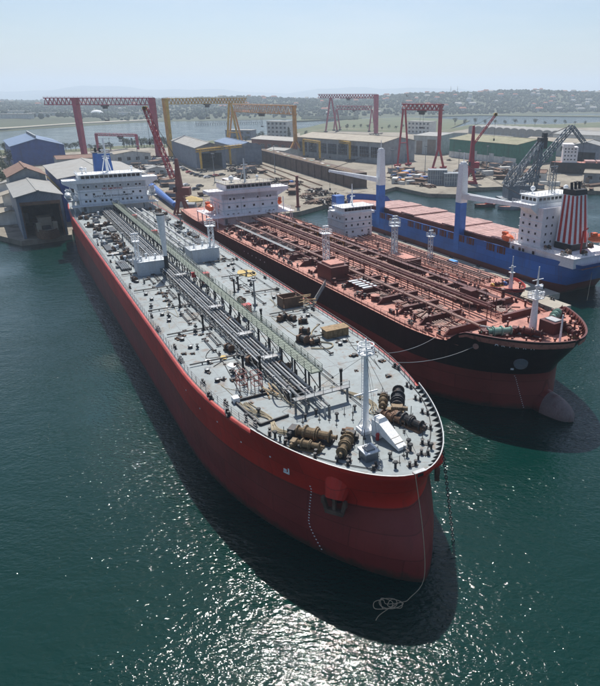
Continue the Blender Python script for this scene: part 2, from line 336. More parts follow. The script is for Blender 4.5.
# ------------------------------------------------------------------ ships: shared builders
def lerp(a, b, t): return a+(b-a)*t
def interp(pts, x):
    if x <= pts[0][0]: return pts[0][1]
    for (a, b), (c, d) in zip(pts[:-1], pts[1:]):
        if x <= c: return lerp(b, d, (x-a)/(c-a))
    return pts[-1][1]
class Hull:
    """ship's body, x aft from the bow tip, y to the ship's starboard, z above the water"""
    def __init__(s, L, B, lent, lst, stem, q0, q1, top, zref, zlow=-3., wl=.5, tp=.85, rake=6.):
        s.L, s.B, s.lent, s.lst, s.stem, s.q0, s.q1, s.top, s.zref, s.zlow, s.wl, s.tp, s.rake = L, B, lent, lst, stem, q0, q1, top, zref, zlow, wl, tp, rake
    def q(s, z): return lerp(s.q0, s.q1, min(1, max(0, z/s.zref)))
    def hb(s, x, z):
        st = interp(s.stem, z)
        if x <= st: return 0.
        if x < s.lent:
            f = (x-st)/(s.lent-st); return s.B/2*(1-(1-f)**2)**(1/s.q(z))
        if x <= s.lst: return s.B/2
        f = min(1, (x-s.lst)/(s.L-s.lst)); w = lerp(s.wl, s.tp, min(1, max(0, z/s.zref))**.7)
        return s.B/2*(1-(1-w)*f**2)
    def edge(s, x): return s.hb(x, s.top(x))
    def build(s, name, m, parent, nz=12):
        cols = [('e', (k/22)**1.8) for k in range(23)] + [('m', k/7) for k in range(1, 8)] + [('s', k/8) for k in range(1, 9)]
        mb = MB(); idx = {}
        for side in (1, -1):
            for i, (t, f) in enumerate(cols):
                for j in range(nz+1):
                    # z first from a nominal x, then exact x
                    zt = s.top(s.xcol(t, f, s.zref)); z = lerp(s.zlow, zt, j/nz); x = s.xcol(t, f, z); y = s.hb(x, z) if not (t == 'e' and f == 0) else 0.
                    if side == -1 and t == 'e' and f == 0: idx[(side, i, j)] = idx[(1, i, j)]; continue
                    idx[(side, i, j)] = len(mb.v); mb.v.append((x, side*y, z))
            for i in range(len(cols)-1):
                for j in range(nz):
                    q = [idx[(side, i, j)], idx[(side, i+1, j)], idx[(side, i+1, j+1)], idx[(side, i, j+1)]]
                    if side == 1: q.reverse()
                    mb.f.append(tuple(q)); mb.mi.append(0)
        n = len(cols)-1
        for j in range(nz):
            mb.f.append((idx[(1, n, j)], idx[(1, n, j+1)], idx[(-1, n, j+1)], idx[(-1, n, j)])); mb.mi.append(0)
        return mb.build(name, m, parent, smooth=True)
    def xcol(s, t, f, z):
        if t == 'e': st = interp(s.stem, z); return st+f*(s.lent-st)
        if t == 'm': return lerp(s.lent, s.lst, f)
        xe = s.L-(1-min(1, max(0, z/s.zref)))*s.rake; return lerp(s.lst, xe, f)
    def xs(s, x0, x1, n=None):
        """stations between x0 and x1, closer together at the bow"""
        out = []; x = x0
        while x < x1-.3:
            out.append(x); x += .35 if x < 4 else (1.2 if x < s.lent*.6 else (2.5 if x < s.lent else 8))
        return out+[x1]
    def deck(s, name, m, parent, x0, x1, z, inset=.12):
        mb = MB(); st = s.xs(max(x0, interp(s.stem, z)+.05), x1)
        for x in st:
            y = max(.02, s.hb(x, s.top(x))-inset); mb.v += [(x, y, z), (x, -y, z)]
        for i in range(len(st)-1): mb.f.append((2*i, 2*i+1, 2*i+3, 2*i+2)); mb.mi.append(0)
        return mb.build(name, m, parent)
    def strip(s, name, m, parent, x0, x1, prof, sides=(1, -1), smooth=False):
        """band along the deck edge; prof = [(inset, height)] section, closed, may carry material index"""
        mb = MB()
        for side in sides:
            st = s.xs(x0, x1); base = len(mb.v); k = len(prof)
            for x in st:
                e = .05; y = s.edge(x); dy = (s.edge(x+e)-s.edge(max(x-e, x0)))/(2*e); nl = math.hypot(1, dy); nx, ny = -dy/nl, 1/nl
                for p in prof:
                    yy = max(0.0, y-p[0]*ny); mb.v.append((x-p[0]*nx, side*yy, s.top(x)+p[1]))
            for i in range(len(st)-1):
                for j in range(k):
                    a, b = base+i*k+j, base+i*k+(j+1) % k; c, d = b+k, a+k
                    q = (a, b, c, d) if side == -1 else (d, c, b, a)
                    mb.f.append(q); mb.mi.append(prof[j][2] if len(prof[j]) > 2 else 0)
        return mb.build(name, m, parent, smooth)
def rail(mb, pts, h=1.1, sp=2., r=.035, rows=3):
    for a, b in zip(pts[:-1], pts[1:]):
        a, b = Vector(a), Vector(b); n = max(1, round((b-a).length/sp))
        for i in range(n): p = a.lerp(b, i/n); mb.bar(p, p+Vector((0, 0, h)), r*2)
        for k in range(rows): o = Vector((0, 0, h*(k+1)/rows)); mb.bar(a+o, b+o, r*1.6)
    p = Vector(pts[-1]); mb.bar(p, p+Vector((0, 0, h)), r*2)
    return mb
PORTHOLE = {}
def window_row(parent, x, ys, z, m='offwhite_paint', w=.75, h=.75, name='window'):
    """windows in a front facing the bow (-x): proud frame with dark glass"""
    key = (m, w, h)
    if key not in PORTHOLE:
        def fn(mb):
            mb.m(1)
            for sy in (-1, 1): mb.box((-.05, sy*(w/2+.06), 0), (.14, .12, h+.24))
            for sz in (-1, 1): mb.box((-.05, 0, sz*(h/2+.06)), (.14, w-.002, .12))
            mb.m(0).box((-.012, 0, 0), (.05, w, h))
        PORTHOLE[key] = Repeat(name, ['glass_dark', m], fn)
    for y in ys: PORTHOLE[key].put(parent, (x, y, z), 0, None, name)
def side_windows(parent, y, xs, z, sgn, m, w=.75, h=.75):
    for x in xs:
        o = PORTHOLE[(m, w, h)].put(parent, (x, y, z), 0, None, 'window'); o.rotation_euler = (0, 0, -sgn*math.pi/2)
BOLLARD = Repeat('bollard', 'dark_steel', lambda mb: [mb.box((0, 0, .08), (2.2, .8, .16))]+[mb.cyl((x, 0, .16), (x, 0, .95), .27, n=8) for x in (-.65, .65)]+[mb.cyl((x, 0, .95), (x, 0, 1.05), .36, n=8) for x in (-.65, .65)])
VENT = Repeat('mushroom_vent', 'dark_steel', lambda mb: mb.cyl((0, 0, 0), (0, 0, 1.3), .28, n=8).lathe([(.1, 1.2), (.55, 1.3), (.5, 1.6), (.15, 1.75)], n=10))
VENT_G = Repeat('mushroom_vent', 'offwhite_paint', lambda mb: mb.cyl((0, 0, 0), (0, 0, 1.3), .25, n=8).lathe([(.1, 1.2), (.5, 1.3), (.45, 1.6), (.15, 1.75)], n=10))
VALVE = Repeat('valve', 'dark_steel', lambda mb: mb.cyl((0, 0, 0), (0, 0, .9), .1, n=6).cyl((-.35, 0, .35), (.35, 0, .35), .22, n=8).lathe([(.3, .88), (.34, .92), (.3, .96)], n=10))
HATCH = Repeat('tank_hatch', ['dark_steel', 'pipe_grey'], lambda mb: mb.cyl((0, 0, 0), (0, 0, .7), .62, n=12).m(1).lathe([(.72, .7), (.72, .8), (.3, .92)], n=12).bar((-.8, 0, .75), (-.8, 0, 1.05), .12))
STUB = Repeat('stub_post', 'black_paint', lambda mb: mb.cyl((0, 0, 0), (0, 0, 2.6), .18, n=8).cyl((0, 0, 2.6), (0, 0, 3.1), .26, n=8).box((0, 0, .1), (.7, .7, .2)))
CRATE = Repeat('deck_crate', ['steel_grey', 'dark_steel'], lambda mb: mb.box((0, 0, .5), (1.8, 1.1, 1.)).m(1).box((0, 0, 1.02), (1.9, 1.2, .06)).box((0, 0, .06), (1.9, 1.2, .05)))
MACHINE = Repeat('deck_machine', ['dark_steel', 'rusty_steel'], lambda mb: mb.box((0, 0, .15), (2.4, 1.3, .3)).cyl((-.9, 0, .85), (.5, 0, .85), .5, n=10).m(1).cyl((-.95, 0, .85), (-.8, 0, .85), .7, n=12).cyl((.4, 0, .85), (.55, 0, .85), .7, n=12).box((.9, 0, .7), (.6, .9, .9)))
FAIR = Repeat('fairlead', 'dark_steel', lambda mb: mb.box((0, 0, .1), (1.7, .7, .2)).cyl((-.5, 0, .2), (-.5, 0, .75), .24, n=8).cyl((.5, 0, .2), (.5, 0, .75), .24, n=8))
CROSS = Repeat('branch_pipe', 'dark_steel', lambda mb: mb.cyl((0, -4, .4), (0, 4, .4), .13, n=6).cyl((-.6, -4, .4), (.6, -4, .4), .22, n=8).cyl((0, -1, 0), (0, -1, .4), .1, n=6).cyl((0, 2, 0), (0, 2, .4), .1, n=6))
LENG = Repeat('branch_pipe', 'dark_steel', lambda mb: mb.cyl((-3, 0, .3), (3, 0, .3), .1, n=6).cyl((3, -.4, .3), (3, .4, .3), .16, n=8).cyl((-3, -.4, .3), (-3, .4, .3), .16, n=8))
def winch(parent, loc, rz, m1='winch_tan', m2='dark_steel', s=1., name='windlass'):
    mb = MB()
    mb.m(1).box((0, 0, .2), (8.2, 2.4, .4))
    mb.m(0)
    for x0, x1, r in ((-3.6, -1.4, .75), (-1.1, .9, .95), (1.2, 2.4, .7)):
        nw = 9; pr_ = []
        for k in range(nw*2+1): pr_.append((r-(.0 if k % 2 else .07), lerp(x0, x1, k/(nw*2))))
        mb.lathe(pr_, (0, 0, 1.35), 12, 'X')
        for x in (x0, x1): mb.cyl((x-.09, 0, 1.35), (x+.09, 0, 1.35), r+.38, n=16)
    mb.cyl((-4.2, 0, 1.35), (4.1, 0, 1.35), .2, n=8)
    mb.lathe([(.5, -.5), (.34, -.2), (.34, .2), (.5, .5)], (-4.4, 0, 1.35), n=12, axis='X')
    mb.m(1).box((3.3, 0, 1.1), (1.3, 2.0, 1.7)).box((3.2, -1.3, .8), (1., .8, 1.)).cyl((3.3, .9, 1.4), (3.3, 1.9, 1.4), .4, n=10)
    for x in (-3.8, -1.25, 1.05, 2.6): mb.box((x, 0, .75), (.22, 1.2, 1.2))
    o = mb.build(name, [m1, m2], parent); o.location = loc; o.rotation_euler = (0, 0, rz); o.scale = (s, s, s); return o
def lattice_mast(parent, x, y, z0, z1, w, m, name='lattice_mast'):
    mb = MB(); mb.truss((x, y, z0), (x, y, z1), w, w, .16, .09, max(3, int((z1-z0)/1.8)))
    mb.box((x, y, z1+.1), (w*2, w*2, .15)); rail(mb, [(x-w, y-w, z1+.15), (x+w, y-w, z1+.15), (x+w, y+w, z1+.15), (x-w, y+w, z1+.15), (x-w, y-w, z1+.15)], 1., 1.5, .04, 2)
    mb.cyl((x, y, z1), (x, y, z1+2.2), .12, n=6).box((x, y, z1+1.9), (.5, 1.6, .3))
    return mb.build(name, m, parent)
def lifeboat(parent, loc, rz, L=7.5, m='orange_paint'):
    mb = MB(); n = 10; prof = []
    for i in range(9): t = -1+2*i/8; prof.append((max(.05, 1.25*(1-abs(t)**2.6)), t*L/2))
    b0 = len(mb.v); mb.lathe(prof, (0, 0, 0), n, 'X')
    mb.box((-L*.22, 0, 1.25), (1.6, 1.3, .9))
    o = mb.build('lifeboat', m, parent, smooth=False); o.location = loc; o.rotation_euler = (0, 0, rz)
    d = MB()
    for x in (-L*.33, L*.33): d.bar((x, 1.6, -2.6), (x, 1.5, 1.5), .28).bar((x, 1.5, 1.5), (x, -.3, 2.1), .24).bar((x, -.2, 2.1), (x, -.2, 1.2), .08)
    dv = d.build('davit', 'white_paint', parent); dv.location = loc; dv.rotation_euler = (0, 0, rz)
def anchor(parent, loc, rz, s=1.):
    mb = MB(); mb.box((0, 0, .4), (.5, .5, 3.4)).box((0, 0, -1.4), (.8, 3.0, .7))
    for sy in (-1, 1): mb.bar((0, sy*1.3, -1.4), (-.1, sy*1.75, .5), .55).box((-.1, sy*1.8, .4), (.6, .5, 1.1))
    o = mb.build('anchor', 'rusty_wall', parent); o.location = loc; o.rotation_euler = (0, 0, rz); o.scale = (s, s, s); return o
def hull_letters(h, parent, txt, x0, z, size, step, m, side=1):
    """single letters laid on the flare, reading from aft to the bow on starboard"""
    for i, ch in enumerate(txt):
        if ch == ' ': continue
        x = x0-i*step; y = h.hb(x, z); e = .2
        tx, ty = 2*e, h.hb(x+e, z)-h.hb(x-e, z); nl = math.hypot(tx, ty); nx, ny = -ty/nl, tx/nl
        slope = (h.hb(x, z+.3)-h.hb(x, z-.3))/.6
        phi = math.atan2(nx, -ny*1.) if side == 1 else 0
        o = letters('letter', ch, size, m, parent, (x+nx*.18, y+ny*.18, z), (math.pi/2, 0, phi))

# ------------------------------------------------------------------ 1. red tanker in the foreground
D1 = 14.
S1 = empty('oil_tanker', (6.26, 57.0, 0), math.atan2(1, -.585))
tag(S1, 'huge red hulled tanker with pale grey deck, bow pointing at the viewer', 'tanker')
H1 = Hull(226, 32.2, 43, 185, [(-3, -1.9), (0, -1.7), (3.5, -.9), (6, .6), (8.8, 2.4), (11, 1.7), (14, 0)], 1.3, 1.85, lambda x: D1, D1, wl=.7, tp=.86)
H1.build('hull', 'hull_red_tanker', S1, 14)
H1.deck('main_deck', 'deck_grey', S1, 0, 226, D1-.06)
H1.strip('gunwale', 'gunwale_red', S1, 19, 222, [(-.06, -.45), (-.06, -.1), (.18, .1), (.45, .1), (.45, -.1)])
# bulwark round the forecastle: red outside, grey inside, pale cap
H1.strip('bulwark', ['hull_red_tanker', 'deck_grey', 'pipe_pale'], S1, .06, 19, [(.0, -.1, 0), (-.04, .6, 2), (.1, .61, 1), (.1, -.1, 1)])
MB().box((.22, 0, D1+.24), (.5, 1.5, .82)).m(1).box((-.04, 0, D1+.3), (.06, .8, .4)).m(2).box((.22, 0, D1+.68), (.56, 1.56, .07)).build('bow_chock', ['hull_red_tanker', 'black_paint', 'pipe_pale'], S1)
BRK = Repeat('bulwark_bracket', 'dark_steel', lambda mb: mb.add([(0, -.06, 0), (.8, -.06, 0), (0, -.06, .6), (0, .06, 0), (.8, .06, 0), (0, .06, .6)], [(0, 1, 2), (5, 4, 3), (0, 3, 4, 1), (1, 4, 5, 2), (2, 5, 3, 0)]))
x = .8
while x < 18.5:
    y = H1.edge(x); dy = (H1.edge(x+.05)-H1.edge(x-.05))/.1; ang = math.atan2(-1, dy)
    for sd in (1, -1):
        nl = math.hypot(1, dy); nx, ny = dy/nl, -1/nl
        BRK.put(S1, (x+nx*.13, sd*(y+ny*.13), D1-.06), math.atan2(sd*ny, nx))
    x += .55 if x < 2 else (.85 if x < 6 else 1.3)
for sd in (1, -1):
    pts = [(x, sd*(H1.edge(x)-.85), D1-.05) for x in [19+4*i for i in range(49)]]
    rail(MB(), pts, 1.1, 2., .03, 3).build('railing', 'pipe_grey', S1)
# sub-deck seams: plate butts welded across the deck, slightly proud
mb = MB()
for x in range(20, 196, 12): y = H1.edge(x)-.9; mb.bb(x-.05, x+.05, -y, y, D1-.06, D1-.045)
for yy in (-11.5, -6, 6.5, 11.5): mb.bb(30, 195, yy-.05, yy+.05, D1-.06, D1-.05)
mb.build('deck_weld', 'pipe_grey', S1)
# catwalk along the middle
mb = MB(); mb.bb(24.6, 194, -.05, 1.75, 17.2, 17.35)
for i in range(170): mb.bb(24.7+i, 24.78+i, -.06, 1.76, 17.351, 17.39)
cw = mb.build('catwalk', 'green_paint', S1)
mb = MB(); rail(mb, [(24.6, -.02, 17.35), (194, -.02, 17.35)], 1.05, 2.4, .035, 3); rail(mb, [(24.6, 1.72, 17.35), (194, 1.72, 17.35)], 1.05, 2.4, .035, 3)
mb.build('handrail', 'green_paint', cw)
TREST = Repeat('trestle', 'dark_steel', lambda mb: mb.bar((0, 0, 0), (0, 0, 3.2), .22).bar((0, 1.7, 0), (0, 1.7, 3.2), .22).bar((0, 0, 0), (0, 1.7, 3.1), .12).bar((0, -.1, 3.15), (0, 1.8, 3.15), .2).bar((0, 1.8, 1.1), (0, 5.7, 1.1), .14))
for i in range(34): TREST.put(S1, (25.5+5*i, 0, D1-.06))
PIPES1 = [(2.3, .26, 18, 196, 0), (2.95, .2, 18, 196, 1), (3.55, .28, 22, 196, 0), (4.2, .16, 30, 196, 1), (4.75, .3, 20, 196, 0), (5.3, .18, 24, 196, 1)]
for y, r, a, b, k in PIPES1:
    r *= .72; mb = MB(); mb.cyl((a, y, 15.35), (b, y, 15.35), r, n=10)
    for x in range(a+6, b, 12): mb.cyl((x, y, 15.35), (x+.25, y, 15.35), r+.13, n=10)
    mb.cyl((a, y, 15.35), (a, y, D1), r, n=8)
    mb.build('cargo_pipe', 'pipe_pale' if k else 'pipe_grey', S1)
for y, r, a, b, k in [(-1.3, .22, 112, 196, 1), (-2.1, .2, 84, 196, 0), (-3.2, .3, 118, 196, 1), (-4.4, .22, 118, 192, 0), (-5.3, .3, 120, 190, 1), (-7.3, .34, 122, 186, 1), (-9.4, .2, 122, 180, 0)]:
    mb = MB(); mb.cyl((a, y, 15.5), (b, y, 15.5), r, n=10).cyl((a, y, 15.5), (a, y, D1), r, n=8)
    for x in range(a+5, b, 10): mb.bar((x, y, D1), (x, y, 15.5), .16).cyl((x-.12, y, 15.5), (x+.12, y, 15.5), r+.12, n=10)
    mb.build('cargo_pipe', 'pipe_pale' if k else 'pipe_grey', S1)
# pale crossing platforms over the pipe run
PLAT = Repeat('pipe_platform', ['pipe_pale', 'pipe_grey'], lambda mb: [mb.bb(-.6, .6, 1.8, 4.6, 2.1, 2.2), mb.m(1), rail(mb, [(-.6, 1.9, 2.2), (-.6, 4.6, 2.2)], 1., 1.6, .03, 2), rail(mb, [(.6, 1.9, 2.2), (.6, 4.6, 2.2)], 1., 1.6, .03, 2), [mb.bar((sx*.5, y, 0), (sx*.5, y, 2.1), .12) for sx in (-1, 1) for y in (2., 4.5)]])
for x in (36, 47.5, 64, 90): PLAT.put(S1, (x, 0, D1-.06))
mb = MB(); mb.bb(20.3, 21.3, -2.2, 6.2, 15.9, 16.05); mb.bar((20.8, -2, D1), (20.8, -2, 15.9), .25).bar((20.8, 6, D1), (20.8, 6, 15.9), .25); rail(mb, [(20.3, -2.1, 16.05), (20.3, 6.1, 16.05)], 1., 1.4, .03, 2)
mb.build('pipe_platform', 'pipe_grey', S1)
# manifold houses amidships with a mast and a crane post
def midhouse(x0, x1, y0, y1, z1):
    mb = MB(); mb.prism([(x0+.5, y0), (x1, y0), (x1, y1), (x0+.5, y1), (x0, y1-.5), (x0, y0+.5)], D1-.06, z1).bb(x0-.12, x1+.12, y0-.12, y1+.12, z1, z1+.12)
    h = mb.build('deck_house', 'offwhite_paint', S1)
    mb = MB(); rail(mb, [(x0, y0, z1+.12), (x1, y0, z1+.12), (x1, y1, z1+.12), (x0, y1, z1+.12), (x0, y0, z1+.12)], 1.1, 1.4, .035, 3); mb.build('railing', 'pipe_pale', h)
    return h
midhouse(100.5, 105.5, 3.9, 10.9, 17.2); midhouse(106.3, 111.5, -10.9, -3.2, 17.2)
for x, y in ((102, 9.6), (103, 6.1), (104.2, 8), (108, -9), (109, -5), (110.2, -7.6)): VENT_G.put(S1, (x, y, 17.3), rnd.random()*3, .7)
lattice_mast(S1, 108.5, -9.6, 17.3, 22.5, 1.1, 'white_paint')
lattice_mast(S1, 104.4, 9.9, 17.3, 21.5, .8, 'white_paint')
mb = MB(); mb.cyl((99.4, 4.4, D1-.06), (99.4, 4.4, 18.5), .55, .45, n=12).m(1).cyl((99.4, 4.4, 18.5), (99.2, 4.5, 28.2), .4, .95, n=14).m(0).cyl((99.2, 4.5, 28.2), (99.2, 4.5, 28.5), 1., n=14)
mb.build('crane_post', ['dark_steel', 'white_paint'], S1, smooth=False)
# red fire boxes beside the catwalk
FIRE = Repeat('fire_cabinet', ['red_paint', 'dark_steel'], lambda mb: mb.box((0, 0, 1.5), (1.4, 1.5, 2.2)).box((0, 0, 2.65), (1.5, 1.6, .12)).m(1).box((0, .7, .2), (.2, .2, .45)).box((0, -.7, .2), (.2, .2, .45)).box((-.72, 0, 1.5), (.05, .1, 1.9)))
for x, y in ((60.5, -1.6), (86.5, -1.2), (169, -1.3), (140, -1.6)): FIRE.put(S1, (x, y, D1-.06))
FIRE.put(S1, (85, 1.9, 16.2), 0, .5)
def post_light(x, y, h):
    mb = MB(); mb.cyl((x, y, D1-.06), (x, y, D1+h), .2, .14, n=8).lathe([(.3, D1+h), (.6, D1+h+.1), (.55, D1+h+.3)], (x, y, 0), n=10).box((x, y, D1+.2), (.8, .8, .4)); mb.build('light_post', 'pipe_grey', S1)
post_light(66.4, -5.4, 5.2); post_light(130, 9, 4.5); post_light(150, -12, 4.5)
for x, y in ((77.1, -4.7), (78.6, -6.1), (55.5, -2.6), (35, 5.6), (58, 7.8), (36.5, 7.8), (73, 8.2), (24.5, -3), (120, -12.5)): STUB.put(S1, (x, y, D1-.06))
# skips, machines and rubbish left by the yard on deck
mb = MB(); mb.bb(61.5, 64.5, -13.9, -9.6, D1, D1+.15)
for sy in (-13.9, -9.6): mb.bb(61.5, 64.5, sy-.1, sy+.1, D1-.05, D1+2.1)
for sx in (61.5, 64.5): mb.bb(sx-.1, sx+.1, -13.7, -9.8, D1-.05, D1+2.1)
for k in range(5): y = -13.4+.85*k; mb.bb(61.35, 61.4, y-.08, y+.08, D1-.05, D1+2.1)
mb.build('rubbish_skip', 'rusty_steel', S1)
mb = MB(); mb.bb(42.5, 44.6, -14.2, -9.8, D1-.05, D1+1.4).bb(42.3, 44.8, -14.4, -9.6, D1+1.4, D1+1.5)
for k in range(5): mb.bb(42.38, 42.44, -14+k*.95, -13.9+k*.95, D1-.05, D1+1.4)
mb.build('tool_box', 'wood', S1)
for y in (2.1, 2.6, 3.2, 3.9, 4.5, 5.1, 5.8):
    pa = rnd.randint(20, 40); MB().cyl((pa, y, 14.65), (192, y, 14.65), .1, n=6).build('stripping_pipe', 'dark_steel' if y in (2.6, 3.9, 5.1) else 'pipe_grey', S1)
RACKF = Repeat('pipe_frame', 'dark_steel', lambda mb: mb.bar((0, 1.9, 0), (0, 1.9, 2.1), .16).bar((0, 5.8, 0), (0, 5.8, 1.5), .1).bar((0, 1.9, .98), (0, 5.8, .98), .1).bar((0, 1.9, .45), (0, 5.8, .45), .1).bar((0, 5.8, .1), (3., 5.8, 1.4), .07))
for i in range(55): RACKF.put(S1, (23.2+3.1*i, 0, D1-.06))
for x, y, rz in ((54.5, -8.4, .4), (52, -9.6, 1.2), (55.5, -6.8, 2.), (43, -5.4, .3), (41.5, -7, 1.5), (47, -7.6, .7), (69, -3.4, .1), (57.5, 2.4, 1.), (39, 5.3, .6), (46, 6.9, .2), (34, 2.2, .4), (97, 12.5, .2)):
    MACHINE.put(S1, (x, y, D1-.06), rz, rnd.uniform(.75, 1.15))
BOARD = Repeat('timber_board', 'wood', lambda mb: mb.box((0, 0, .06), (4.2, .3, .09)))
for i in range(16): BOARD.put(S1, (62+rnd.uniform(-2, 2.5), -14.6+rnd.uniform(-.6, .5), D1+.05+.1*i), rnd.uniform(.9, 2.2), rnd.uniform(.6, 1.))
for i in range(6): BOARD.put(S1, (28+rnd.uniform(-1, 1), 6.8+rnd.uniform(-.6, .6), D1+.02+.1*i), rnd.uniform(-.3, .5), .7)
for x, y, a, b, c in ((40.2, 8.4, 1.0, .7, 'canvas'), (43.8, 11.2, .8, .5, 'canvas'), (74, 10.3, .8, .5, 'canvas'), (43.9, 8.6, .9, .5, 'sand_patch'), (90.4, -12.4, 3.4, 2.2, 'sand_patch'), (12, 7.2, .8, .7, 'orange_paint'), (46, -11, .9, .6, 'canvas')):
    mb = MB(); n = 14; mb.prism([(x+a*math.cos(6.283*k/n)*rnd.uniform(.85, 1.1), y+b*math.sin(6.283*k/n)*rnd.uniform(.85, 1.1)) for k in range(n)], D1-.06, D1+.06); mb.build('heap_patch' if c == 'sand_patch' else 'cover_sheet', c, S1)
# red pipe frames
for x, y in ((30.2, 8.), (31.5, 9.8)):
    mb = MB()
    for sx in (-.8, .8):
        for sy in (-.6, .6): mb.bar((x+sx, y+sy, D1-.06), (x+sx, y+sy, D1+2.8), .09)
    for z in (.9, 1.8, 2.75):
        for s_ in (-1, 1): mb.bar((x-.8, y+s_*.6, D1+z), (x+.8, y+s_*.6, D1+z), .08).bar((x+s_*.8, y-.6, D1+z), (x+s_*.8, y+.6, D1+z), .08)
    mb.bar((x-.8, y-.6, D1), (x+.8, y-.6, D1+1.8), .07)
    mb.build('scaffold_frame', 'brick_red_paint', S1)
for x, y in ((25.5, 3.4), (25.2, 5.)): 
    mb = MB(); mb.box((x, y, D1+.55), (1.3, 1.2, 1.2)).cyl((x, y, D1+1.1), (x, y, D1+1.5), .4, n=10); mb.build('vent_box', 'dark_steel', S1)
# hoses and ropes lying about
def hose(pts, r, m, parent, name='hose', closed=False):
    mb = MB(); P_ = [Vector(p) for p in pts]; out = []
    for i in range(len(P_)-1):
        a, b, c, d = P_[max(0, i-1)], P_[i], P_[i+1], P_[min(len(P_)-1, i+2)]
        for k in range(5):
            t = k/5; out.append(.5*((2*b)+(c-a)*t+(2*a-5*b+4*c-d)*t*t+(3*b-a-3*c+d)*t**3))
    out.append(P_[-1]); mb.tube(out, r, 5); return mb.build(name, m, parent)
for k in range(7):
    o = rnd.uniform(-.3, .3); hose([(27+o, 10.6+.25*k, D1+.05), (24, 10.2+.2*k+o, D1+.05+.04*k), (21, 9.6+o, D1+.06), (18, 9.7+.15*k, D1+.06), (16.2+o, 8.2+.2*k, D1+.05)], .07, 'rope', S1, 'mooring_rope')
hose([(29, 5.6, D1+.1), (27.5, 6.6, D1+1.6), (25, 6.9, D1+2.), (23.6, 6.2, D1+.6), (22.4, 5.4, D1+.1)], .12, 'rope', S1)
hose([(30, 7.4, D1+.1), (28, 7.8, D1+1.), (26, 6.5, D1+.3), (24, 4.4, D1+.1)], .1, 'rope', S1)
for k in range(4): hose([(25, -2.+.2*k, D1+.1), (21, -3.2-.25*k, D1+.15), (17.5, -4.0-.2*k, D1+.1), (15.5, -2.6-.5*k, D1+.1), (13, -5.-.2*k, D1+.08)], .08, 'rope', S1, 'mooring_rope')
hose([(50, -12, D1), (47, -9, D1+.1), (43, -7.5, D1+.1), (40, -9.5, D1+.1), (38.4, -8, D1+.1), (40, -5.5, D1+.1)], .12, 'rope', S1)
for sd in (1, -1): hose([(21, sd*12.6, D1+.05), (16, sd*11.4, D1+.05), (11, sd*9.2, D1+.05), (6.8, sd*6.4, D1+.05), (3.2, sd*3., D1+.05)], .06, 'dark_steel', S1, 'mooring_rope')
# cables, slack hoses and odd bits of work left about on the plating
for i in range(26):
    x = rnd.uniform(26, 190); y = rnd.choice((1, -1))*rnd.uniform(7, 13); q_ = [(x+k*rnd.uniform(1., 3.2)*rnd.choice((1, 1, -1)), y+rnd.uniform(-2, 2), D1+.0) for k in range(5)]
    hose(q_, rnd.uniform(.03, .06), rnd.choice(('black_paint', 'rope', 'dark_steel')), S1, 'cable')
SCRAP = Repeat('loose_fitting', ['dark_steel', 'rusty_steel'], lambda mb: mb.box((0, 0, .18), (.9, .5, .36)).m(1).cyl((.3, -.5, .15), (.3, .6, .15), .15, n=8).box((-.4, .4, .1), (.5, .4, .2)))
for i in range(110):
    x = rnd.uniform(22, 194); y = rnd.choice((1, -1))*rnd.uniform(6.8, min(14, H1.edge(x)-1.6)); SCRAP.put(S1, (x, y, D1-.06), rnd.random()*6.28, rnd.uniform(.4, 1.1))
STAND = Repeat('rail_stanchion', 'dark_steel', lambda mb: mb.cyl((0, 0, 0), (0, 0, 1.3), .05, n=6).box((0, 0, .05), (.3, .3, .1)))
for i in range(34): x = rnd.uniform(3, 20); y = rnd.uniform(-1, 1)*(H1.edge(x)-1.4); STAND.put(S1, (x, y, D1-.06), 0, rnd.uniform(.7, 1.2))
mb = MB()
for a_, b_ in (((28, 7.2), (28, 12.2)), ((28, 12.2), (20, 11.4)), ((20, 11.4), (20.5, 7.2))): mb.bar((a_[0], a_[1], D1+.12), (b_[0], b_[1], D1+.12), .22, .36)
mb.build('low_coaming', 'dark_steel', S1); MB().box((28, 12., D1+.4), (1.1, .9, .7)).build('white_locker', 'white_paint', S1)
# forecastle
winch(S1, (13.6, 7.2, D1-.06), .72, s=.72); winch(S1, (12.0, 8.6, D1-.06), .72, 'winch_tan', 'winch_tan', .5); winch(S1, (9.6, 4.3, D1-.06), -.75, s=.62); winch(S1, (10.9, 3.6, D1-.06), -.75, 'winch_tan', 'rusty_steel', .5); winch(S1, (15.4, -7.0, D1-.06), -.62+math.pi, 'dark_steel', 'winch_tan', .78); winch(S1, (16.9, -5.6, D1-.06), -.62, 'winch_tan', 'dark_steel', .5); winch(S1, (10.4, -5.3, D1-.06), .3, 'dark_steel', 'rusty_steel', .62); winch(S1, (12.6, -3.9, D1-.06), .4, 'rusty_steel', 'dark_steel', .5)
mb = MB(); mb.prism([(0, -.95), (1.6, -.95), (1.6, .95), (0, .95)], 0, 2.5).add([(0, -.9, 2.5), (0, .9, 2.5), (1.6, .9, 2.5), (1.6, -.9, 2.5), (.25, -.6, 2.95), (.25, .6, 2.95), (1.35, .6, 2.95), (1.35, -.6, 2.95)], [(4, 5, 6, 7), (0, 4, 7, 3), (1, 2, 6, 5), (0, 1, 5, 4), (3, 7, 6, 2)])
mb.add([(0, -.9, 2.45), (0, .9, 2.45), (-4.2, .8, .55), (-4.2, -.8, .55), (0, -.9, .9), (0, .9, .9), (-4.2, .8, .1), (-4.2, -.8, .1)], [(0, 3, 2, 1), (4, 5, 6, 7), (0, 4, 7, 3), (1, 2, 6, 5), (2, 3, 7, 6)])
o = mb.build('canvas_chute', 'canvas', S1); o.location = (9.4, -.9, D1-.02); o.rotation_euler = (0, 0, .12); o.scale = (.9, .8, .92)
mb = MB()
